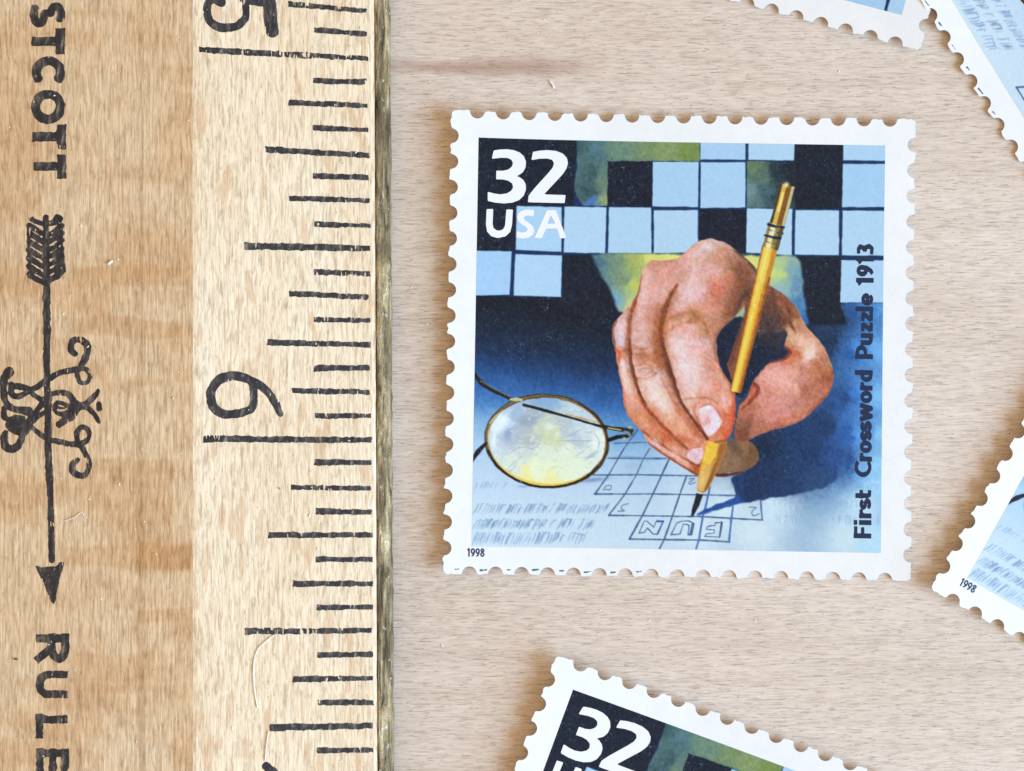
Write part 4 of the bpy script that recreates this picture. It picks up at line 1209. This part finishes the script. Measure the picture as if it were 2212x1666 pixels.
XBs, XT = 67, 140
for i, (ch, ya, yb, xb, xt) in enumerate([("E", -62, -8, 66, 138), ("S", 2, 60, 64, 141), ("T", 62, 120, 69, 140), ("C", 123, 184, 68, 141), ("O", 193, 268, 67, 141), ("T", 269, 325, 70, 143), ("T", 333, 388, 72, 143),
                                          ("R", 1369, 1430, 78, 150), ("U", 1447, 1511, 77, 147), ("L", 1543, 1598, 77, 146), ("E", 1617, 1672, 78, 149)]):
    letter(ch, xb, xt, ya, yb, 600 + i * 5, .118 if ch == 'S' else (.138 if i < 7 else .118))

# the arrow emblem: fletching, shaft, scrolls and head
em = [([(99, 470), (100, 560), (101, 640)], [6, 8, 7], False), ([(101, 620), (101, 720)], 7.5, False),
      (mp(DE, [(470, 0), (462, 200), (468, 520), (478, 900), (478, 1250), (490, 1450), (498, 1666)]), 7.6, False),
      ([(109, 1070), (112, 1210)], 6.8, False)]
for k_ in range(7):
    yL, yR = 300 + k_ * 172, 360 + k_ * 158
    em.append((mp(DF, [(280, yL + 60), (420, yL + 150), (600, yL + 260)]), [7.0, 6.4, 5.2], False))
    em.append((mp(DF, [(955, yR + 10), (830, yR + 120), (660, yR + 210)]), [6.4, 6.2, 5.0], False))
em += [(mp(DF, [(330, 250), (450, 300), (560, 330)]), [6, 5, 5], False), (mp(DF, [(870, 230), (800, 300), (650, 350)]), [11, 7, 5], False)]
em += [(mp(DF, [(268, 420), (262, 800), (290, 1180), (360, 1440), (600, 1560)]), [3.5, 3.5, 3.5, 4, 5], False), (mp(DF, [(960, 330), (950, 700), (975, 1050), (1005, 1320), (880, 1440), (680, 1520)]), [3.0, 3, 3.5, 4.5, 5, 4], False)]
em += [(mp(DE, [(745, 260), (700, 210), (720, 140), (790, 115), (860, 160), (865, 250), (825, 340), (785, 415)]), [6, 7, 7, 7, 8, 8, 7, 6], True),
       (mp(DE, [(500, 500), (560, 460), (660, 430), (750, 410)]), [7, 6.5, 6, 6], True),
       (mp(DE, [(760, 410), (850, 410), (890, 470), (860, 540), (800, 540), (770, 480), (770, 430)]), 5.4, True),
       (mp(DE, [(500, 660), (590, 640), (680, 665), (740, 740), (780, 790)]), [7, 6, 7, 8, 8], True),
       (mp(DE, [(740, 800), (660, 770), (580, 740), (545, 780), (560, 840), (640, 850), (740, 800)]), [7, 5, 5, 5, 5, 5, 7], True),
       (mp(DE, [(560, 790), (640, 795)]), 3.0, False),
       (mp(DE, [(590, 955), (650, 910), (710, 880), (760, 800)]), [7, 8, 7, 8], True),
       (mp(DE, [(780, 780), (860, 750), (960, 650), (975, 620)]), [8, 6.5, 5.5, 4.5], True), (mp(DE, [(790, 785), (860, 790), (930, 850), (980, 930)]), [8, 6, 5.5, 4.5], True), (mp(DE, [(980, 760), (985, 800)]), 6.5, False),
       (mp(DE, [(490, 1110), (600, 1130), (700, 1155), (800, 1150), (880, 1090), (870, 1010), (810, 985), (765, 1030), (770, 1110)]), [6, 6, 6, 7, 5.6, 5.6, 5.6, 5.6, 5], True),
       (mp(DE, [(800, 1160), (850, 1250), (885, 1350), (860, 1440), (790, 1465), (725, 1420), (725, 1350), (770, 1305)]), [6, 6, 6, 6, 7, 7.5, 7, 5.5], True)]
# left half of the crest
em += [(mp(DE, [(90, 440), (40, 510), (35, 620), (60, 740), (150, 800), (300, 810)]), [11, 9, 7, 7, 7, 6], True), (mp(DE, [(110, 560), (115, 650), (180, 680), (290, 620), (180, 580), (115, 590)]), [5, 6, 6, 7, 6, 5], True),
       (mp(DE, [(290, 620), (360, 590), (450, 530)]), [6, 6, 7], True), (mp(DE, [(310, 640), (370, 690), (450, 720)]), [6, 6, 8], True), (mp(DE, [(480, 700), (380, 800), (310, 900), (300, 970)]), [9, 6, 6, 5], True),
       (mp(DE, [(460, 830), (390, 870), (320, 940)]), [6, 5, 5], True), (mp(DE, [(300, 810), (300, 900), (250, 960), (180, 950), (110, 960)]), [6, 6, 10, 11, 8], True), (mp(DE, [(40, 800), (40, 870), (90, 910), (160, 880), (230, 890)]), [6, 7, 6, 5, 5], True),
       (mp(DE, [(90, 960), (150, 1010), (230, 1030), (290, 985)]), [8, 9, 10, 7], True), (mp(DE, [(230, 1040), (190, 1150), (130, 1200), (60, 1180), (40, 1100), (55, 1040)]), [8, 8, 9, 9, 8, 5], True),
       (mp(DE, [(310, 980), (380, 1040), (470, 1100)]), [6, 5, 6], True), (mp(DE, [(90, 790), (200, 830), (290, 850)]), [7, 6, 6], True)]
f, ext = sheet_sd(em, top_pt)
head = [top_pt(*q) for q in mp(D3, [(192, 28), (230, 42), (262, 40), (305, 38), (335, 12), (356, 12), (325, 130), (300, 245), (285, 235), (240, 130)])]


def em_sd(X, Y):
    d = f(X, Y)
    sel = Y < max(p[1] for p in head) + .5
    d[sel] = np.minimum(d[sel], sd_poly(X[sel], Y[sel], head))
    return d


hp = np.array(head)
ink_part("arrow_emblem", em_sd, (ext[0], ext[1], min(ext[2], hp[:, 1].min() - .4), ext[3]), .05, False, "black feathered arrow with scrolled crest", 700, .06, .36)

# ---------------------------------------------------------------------------
# stamps: perforated, slightly dished paper squares, all of one printing
# ---------------------------------------------------------------------------
SCX, SCY = (STAMP_X0 + STAMP_X1) / 2, (STAMP_Y0 + STAMP_Y1) / 2
SW, SH_ = (STAMP_X1 - STAMP_X0) / UMM, (STAMP_Y1 - STAMP_Y0) / UMM
THICK = .10


def s_mm(a, b):
    """picture units -> stamp millimetres (origin at the stamp's middle, y up)"""
    return (np.asarray(a, float) - SCX) / UMM, -(np.asarray(b, float) - SCY) / UMM


def curl(x, y):
    """how far the paper stands off the table (mm)"""
    u, v = x / (SW / 2), y / (SH_ / 2)
    return (.045 + .80 * np.abs(u) ** 2.4 * (u < 0) + .10 * np.abs(u) ** 2.6 * (u >= 0) + .36 * np.abs(v) ** 2.2 * (v > 0) + .03 * np.abs(v) ** 3 * (v <= 0)
            + .03 * np.sin(3.1 * x / SW + 1) * np.sin(2.3 * y / SH_))


NP_ = 18
px_, py_ = SW / NP_, SH_ / NP_
holes = []
for k_ in range(1, NP_):
    holes += [(-SW / 2 + k_ * px_, SH_ / 2 - .02, .0), (-SW / 2 + k_ * px_, -SH_ / 2 + .02, .0), (-SW / 2 + .02, -SH_ / 2 + k_ * py_, .0), (SW / 2 - .02, -SH_ / 2 + k_ * py_, .0)]
holes += [(-SW / 2 - .25, SH_ / 2 + .25, 0), (SW / 2 + .25, SH_ / 2 + .25, 0), (-SW / 2 - .25, -SH_ / 2 - .25, 0), (SW / 2 + .25, -SH_ / 2 - .25, 0)]


def stamp_sd(X, Y):
    d = np.maximum(np.abs(X) - SW / 2, np.abs(Y) - SH_ / 2)
    d = d + .13 * fnoise(X / .28, Y / .28, 55, 4)                      # torn fibres on the teeth
    r = .50
    near = d > -1.4
    h = np.full(X.shape, 1e9)
    xs, ys = X[near], Y[near]
    hv = np.full(xs.shape, 1e9)
    for (hx, hy, _) in holes:
        hv = np.minimum(hv, np.hypot(xs - hx, ys - hy))
    h[near] = hv
    return np.maximum(d, r - h)


def dish(me_pts, z):
    x, y = me_pts[:, 0], me_pts[:, 1]
    return np.stack([x * MM, y * MM, (curl(x, y) + z) * MM], -1)


v2, fc = march(stamp_sd, -SW / 2 - .3, SW / 2 + .3, -SH_ / 2 - .3, SH_ / 2 + .3, .125)
nv = len(v2)
top = dish(v2, THICK)
bot = dish(v2, 0)
edges = {}
for q in fc:
    for i in range(len(q)):
        a, b = q[i], q[(i + 1) % len(q)]
        if (b, a) in edges:
            del edges[(b, a)]
        else:
            edges[(a, b)] = 1
faces = list(fc) + [[i + nv for i in q[::-1]] for q in fc] + [[b, a, a + nv, b + nv] for (a, b) in edges]
me_paper = mesh_of("stamp_paper", np.concatenate([top, bot]), faces, M_PAPER)
sm = np.zeros(len(me_paper.polygons), bool)
sm[:2 * len(fc)] = True
me_paper.polygons.foreach_set("use_smooth", sm)
sharp = me_paper.attributes.new("sharp_edge", 'BOOLEAN', 'EDGE')
ev = np.zeros(len(me_paper.edges) * 2, int)
me_paper.edges.foreach_get("vertices", ev)
ev = ev.reshape(-1, 2)
bset = {(min(a, b), max(a, b)) for (a, b) in edges}
bset |= {(a + nv, b + nv) for (a, b) in bset}
sharp.data.foreach_set("value", [((min(a, b), max(a, b)) in bset) for a, b in ev.tolist()])

# the picture: a fine sheet of ink that follows the paper
NA = 560
img = paint_picture(NA)
g = np.linspace(0, ART, NA)
GA, GB = np.meshgrid(g, g)
sxm, sym = s_mm(GA.ravel(), GB.ravel())
pv = dish(np.stack([sxm, sym], -1), THICK + .008)
ii = np.arange(NA * NA).reshape(NA, NA)
quads = np.stack([ii[:-1, :-1], ii[1:, :-1], ii[1:, 1:], ii[:-1, 1:]], -1).reshape(-1, 4)
me_pic = bpy.data.meshes.new("printed_picture")
me_pic.vertices.add(NA * NA)
me_pic.vertices.foreach_set("co", pv.astype(np.float32).ravel())
me_pic.loops.add(quads.size)
me_pic.loops.foreach_set("vertex_index", quads.ravel().astype(np.int32))
me_pic.polygons.add(len(quads))
me_pic.polygons.foreach_set("loop_start", np.arange(0, quads.size, 4, dtype=np.int32))
me_pic.polygons.foreach_set("loop_total", np.full(len(quads), 4, np.int32))
me_pic.polygons.foreach_set("use_smooth", np.ones(len(quads), bool))
me_pic.update(calc_edges=True)
me_pic.materials.append(M_PICT)
INK_TINT = np.array([.945, 1.0, 1.0]) * .89
colr = np.concatenate([lin(img.reshape(-1, 3)) * INK_TINT, np.ones((NA * NA, 1))], 1)
at_ = me_pic.attributes.new("ink", 'FLOAT_COLOR', 'POINT')
at_.data.foreach_set("color", colr.astype(np.float32).ravel())


def printed(name, sd, ext, h, mat, z):
    """flat print on the stamp; sd and ext in picture units"""
    v2, faces = march(sd, ext[0], ext[1], ext[2], ext[3], h)
    mx, my = s_mm(v2[:, 0], v2[:, 1])
    return mesh_of(name, dish(np.stack([mx, my], -1), z), [q[::-1] for q in faces], mat, True)


def outline(pts, hole=None):
    P_ = to_sheet(np.array(pts))
    H_ = to_sheet(np.array(hole)) if hole else None

    def f(X, Y):
        d = sd_poly(X, Y, P_)
        if H_ is not None:
            d = np.maximum(d, -sd_poly(X, Y, H_))
        return d
    return f, (P_[:, 0].min() - 4, P_[:, 0].max() + 4, P_[:, 1].min() - 4, P_[:, 1].max() + 4)


T3 = mp(TLp, [(305, 225), (360, 216), (420, 213), (480, 220), (532, 240), (568, 272), (586, 318), (582, 370), (560, 410), (530, 432), (503, 443), (535, 455), (566, 478), (586, 515), (588, 560), (570, 612), (530, 652), (470, 675), (400, 683), (330, 678), (258, 664),
              (257, 583), (310, 598), (365, 605), (420, 597), (460, 573), (477, 543), (468, 508), (432, 484), (385, 475), (328, 475), (330, 400), (385, 400), (430, 390), (464, 364), (474, 333), (460, 303), (425, 288), (370, 287), (290, 298)])
T2 = mp(TLp, [(645, 233), (700, 221), (770, 215), (845, 221), (905, 243), (942, 282), (951, 325), (940, 370), (905, 425), (850, 485), (795, 545), (745, 600), (933, 604), (926, 674), (606, 670), (612, 612), (660, 550), (720, 482), (780, 415), (818, 368), (830, 328), (815, 300), (772, 288), (705, 290), (633, 304)])
TU = mp(TLp, [(249, 735), (306, 732), (302, 860), (308, 895), (335, 917), (365, 920), (395, 906), (410, 875), (420, 735), (477, 735), (470, 870), (455, 930), (415, 968), (350, 984), (292, 970), (255, 930), (244, 865)])
TS = mp(TLp, [(662, 738), (656, 792), (615, 784), (582, 790), (570, 808), (585, 830), (622, 852), (652, 880), (664, 915), (652, 952), (618, 976), (570, 986), (510, 978), (512, 922), (558, 934), (595, 926), (606, 903), (590, 882), (550, 860), (522, 832), (514, 798), (528, 760), (570, 736), (618, 732)])
TA = mp(TLp, [(772, 737), (850, 735), (944, 976), (888, 982), (862, 896), (766, 897), (730, 981), (667, 978)])
TAh = mp(TLp, [(806, 778), (846, 852), (776, 855)])
prints = []
f, e = outline(T3)
prints.append(("numeral", printed("numeral", f, e, 4.0, M_WHITE, THICK + .016)))
f, e = outline(T2)
prints.append(("numeral", printed("numeral", f, e, 4.0, M_WHITE, THICK + .016)))
for pts, hole in ((TU, None), (TS, None), (TA, TAh)):
    f, e = outline(pts, hole)
    prints.append(("letter", printed("letter", f, e, 3.0, M_WHITE, THICK + .016)))


def run_text(s, b, cap, origin, direction, up, track, squeeze, pen=1.0):
    """a line of type; pen > 1 thins the strokes that run along the line"""
    st, length = text_strokes(s, b, cap, track, squeeze)
    o, d_, u_ = map(np.array, (origin, direction, up))
    kx, ky = (pen, 1.0) if abs(u_[0]) > .5 else (1.0, pen)
    P_ = [np.array([o + d_ * x + u_ * y for x, y in pl]) for pl in st]
    r = cap * b * math.sqrt(pen)

    def f(X, Y):
        d = np.full(X.shape, 1e9)
        for pl in P_:
            m_ = r + 6
            sel = (X > pl[:, 0].min() - m_) & (X < pl[:, 0].max() + m_) & (Y > pl[:, 1].min() - m_) & (Y < pl[:, 1].max() + m_)
            if sel.any():
                d[sel] = np.minimum(d[sel], sd_stroke(X[sel] * kx, Y[sel] * ky, pl * (kx, ky), r, True))
        return d
    al = np.concatenate(P_)
    return f, (al[:, 0].min() - 12, al[:, 0].max() + 12, al[:, 1].min() - 12, al[:, 1].max() + 12), length


# caption up the right side, word by word from where each word starts (picture units, reading upwards)
base_a = 1315.0
for word, b0, b1 in (("First", 1300.0, 1140.0), ("Crossword", 1098.0, 744.0), ("Puzzle", 708.0, 492.0), ("1913", 464.0, 328.0)):
    st, L0 = text_strokes(word, .115, 58.0, .0, 1.0)
    f, e, L = run_text(word, .115, 58.0, (base_a, b0), (0, -1.0), (-1.0, 0), .0, (b0 - b1) / (L0 - 58 * .05), 1.5)
    prints.append(("caption_lettering", printed("caption_lettering", f, e, 2.4, M_NAVY, THICK + .016)))
f, e, L = run_text("1998", .085, 28.0, (-14.0, 1380.0), (1, 0), (0, -1), .04, .80)
prints.append(("year_lettering", printed("year_lettering", f, e, 1.8, M_YEAR, THICK + .012)))


# slivers of the neighbouring print left on the teeth of the lower edge
def sliver_mesh(mat, seed):
    allv, allf = [], []
    for k_ in (0, 1, 2, 3, 4, 5, 6, 7):
        xm = -SW / 2 + (k_ + .5) * px_ + .06
        rs_ = np.random.RandomState(seed + k_)
        hw, yb = rs_.uniform(.14, .25), -SH_ / 2 + rs_.uniform(.24, .34)
        hh = rs_.uniform(.028, .055)
        v2, faces = march(lambda X, Y: np.maximum(np.abs(X - xm) - hw, np.abs(Y - yb - (X - xm) * .12) - hh * (1 - .5 * (X - xm) / .3)) + .05 * fnoise(X / .12, Y / .12, seed + k_, 2), xm - .5, xm + .5, yb - .3, yb + .3, .03)
        if len(v2) == 0:
            continue
        allf += [[i + sum(len(q) for q in allv) for i in q] for q in faces]
        allv.append(v2)
    pts = np.concatenate(allv)
    return mesh_of("edge_print", dish(pts, THICK + .010), allf, mat, True)


me_green, me_slate = sliver_mesh(M_GREEN, 5), sliver_mesh(M_SLATE, 50)


def make_stamp(anchor_ab, px, py, theta, label, z=0.0, sliver=None, tip=(0, 0)):
    """lay a stamp so that picture point anchor_ab sits under sheet position (px, py), turned theta degrees clockwise"""
    ob = link("postage_stamp", me_paper, None, label, "postage stamp", "loose stamps on the table")
    th = math.radians(-theta)
    ax, ay = s_mm(*anchor_ab)
    zz = float(curl(ax, ay)) + THICK + z
    p = on_plane(px, py, zz)
    c, s = math.cos(th), math.sin(th)
    ob.location = ((p[0] - (ax * c - ay * s)) * MM, (p[1] - (ax * s + ay * c)) * MM, z * MM)
    ob.rotation_euler = (math.radians(tip[0]), math.radians(tip[1]), th)
    link("printed_picture", me_pic, ob)
    for nm, me in prints:
        link(nm, me, ob)
    if sliver is not None:
        link("edge_print", sliver, ob)
    return ob


make_stamp((673.5, 673.5), 1466.5, 746.5, 0.95, "whole postage stamp lying straight beside the ruler, hand with pencil fully in view", sliver=me_green)
make_stamp((0, 0), 1238, 1490, 20.2, "tilted postage stamp at the bottom, only its large 32 corner in view")
make_stamp((-14, 1380), 2071, 1264, 29.5, "tilted postage stamp at the photo's right side, its 1998 corner in view")
make_stamp((1347, 0), 1948, 33, 105.5, "postage stamp at the top, pale blue corner of its picture in view")
make_stamp((STAMP_X0, STAMP_Y1), 1924, -112, 58.5, "steeply turned postage stamp in the upper right corner, lines of type in view", z=.10, sliver=me_slate)


# ---------------------------------------------------------------------------
# lint, crumbs and a white streak
# ---------------------------------------------------------------------------
def fibre(name, pts, r, mat, label, cat, group=None):
    """a fine tube through points in mm (table space)"""
    P_ = catmull(np.array(pts, float), False, 6) if len(pts) > 2 else np.array(pts, float)
    n, v, f = 6, [], []
    for i, p in enumerate(P_):
        t = P_[min(i + 1, len(P_) - 1)] - P_[max(i - 1, 0)]
        t = t / (np.linalg.norm(t) + 1e-9)
        s_ = np.cross(t, (0, 0, 1.0))
        s_ /= (np.linalg.norm(s_) + 1e-9)
        u_ = np.cross(s_, t)
        rr = r * (.45 if i in (0, len(P_) - 1) else 1.0) * (1 + .25 * math.sin(i * 2.1))
        for k in range(n):
            a = 2 * math.pi * k / n
            v.append(p + (s_ * math.cos(a) + u_ * math.sin(a)) * rr)
    for i in range(len(P_) - 1):
        for k in range(n):
            a, b = i * n + k, i * n + (k + 1) % n
            f.append((a, b, b + n, a + n))
    f.append(tuple(range(n))[::-1])
    f.append(tuple((len(P_) - 1) * n + k for k in range(n)))
    v = np.array(v)
    o = v.mean(0)
    o[2] = v[:, 2].min()
    ob = link(name, mesh_of(name, (v - o) * MM, f, mat, True), None, label, cat, group)
    ob.location = o * MM
    return ob


def tab(px, py, r=.05): return on_plane(px, py, r + .01)
def rtop(px, py, r=.05): return on_plane(px, py, Z_TOP + r + .02)


def rbev(px, py, r=.05):
    x, y = bevel_pt(px, py)
    xl = x * math.cos(BEV)
    z = Z_EDGE + x * math.sin(BEV) + r + .03
    return np.array([RO[0] + xl * ca - y * sa, RO[1] + xl * sa + y * ca, z])


GL = "white lint"
fibre("lint_or_streak", [tab(1187, 175, .06), tab(1193, 182, .06), tab(1197, 191, .06)], .065, M_LINT, "short white lint fibre on the table above the whole stamp", "lint", GL)
fibre("lint_or_streak", [rtop(233, 571, .06), rtop(238, 567, .06), rtop(243, 563, .06)], .085, M_LINT, "white speck of lint on the ruler beside the arrow's feathers", "lint", GL)
fibre("lint_or_streak", [rtop(139, 1125, .03), rtop(150, 1122, .03), rtop(162, 1117, .03), rtop(176, 1107, .03), rtop(182, 1116, .03), rtop(189, 1117, .03)], .026, M_LINT, "crooked white lint thread beside the arrow's shaft", "lint", GL)
fibre("lint_or_streak", [rbev(592, 1372, .05), rbev(575, 1385, .05), rbev(556, 1405, .05), rbev(548, 1440, .05), rbev(550, 1490, .05), rbev(557, 1530, .05)], .038, M_LINT, "long white streak, modelled as a thread, below the half inch mark", "lint", GL)  # flat white streak on the bevel, with a raised thread standing in for it
fibre("lint_or_streak", [rbev(580, 1580, .05), rbev(576, 1610, .05), rbev(573, 1645, .05)], .042, M_LINT, "thick white streak, modelled as a thread, above the numeral 7", "lint", GL)  # lower end of the white streak, again a stand-in thread
fibre("lint_or_streak", [rtop(373, 863, .05), rtop(375, 858, .05)], .075, M_LINT, "white dot of lint on the ruler left of the 6", "lint", GL)
fibre("lint_or_streak", [tab(1695, 1618, .05), tab(1700, 1626, .05)], .07, M_LINT, "white dot of lint on the table below the whole stamp", "lint", GL)
fibre("dark_crumb", [rtop(30, 1424, .06), rtop(38, 1424, .06)], .10, M_SPECK, "tiny dark brown crumb on the ruler near the letter R", "crumb")
fibre("dark_crumb", [rbev(603, 1053, .06), rbev(605, 1057, .06)], .055, M_SPECK, "tiny dark crumb on the pale sloping scale below the 6", "crumb")


# fine dust lying about: far too many grains to tell apart
rd = np.random.RandomState(21)
dv, df = [], []
for _ in range(420):
    px, py = rd.uniform(0, 2212), rd.uniform(0, 1666)
    r = .018 + .05 * rd.rand() ** 3
    if px < 400:
        c_ = on_plane(px, py, Z_TOP + r * .6)
    elif px < 800:
        c_ = rbev(px, py, r * .4)
    elif px < 862 or (950 < px < 2000 and 230 < py < 1290) or (px > 1100 and py > 1400 and px < 1950) or px > 2000 or (px > 1560 and py < 130):
        continue
    else:
        c_ = on_plane(px, py, r * .6)
    a_, st_ = rd.uniform(0, math.pi), rd.uniform(1.0, 2.6)
    ux, uy = np.array([math.cos(a_), math.sin(a_), 0]) * r * st_, np.array([-math.sin(a_), math.cos(a_), 0]) * r
    uz = np.array([0, 0, r * .6])
    n0 = len(dv)
    dv += [c_ + ux, c_ + uy, c_ - ux, c_ - uy, c_ + uz, c_ - uz]
    df += [(n0 + i, n0 + (i + 1) % 4, n0 + 4) for i in range(4)] + [(n0 + (i + 1) % 4, n0 + i, n0 + 5) for i in range(4)]
link("dust", mesh_of("dust", np.array(dv) * MM, df, M_LINT), None, "fine pale dust grains scattered over table and ruler", "dust", None, "stuff")
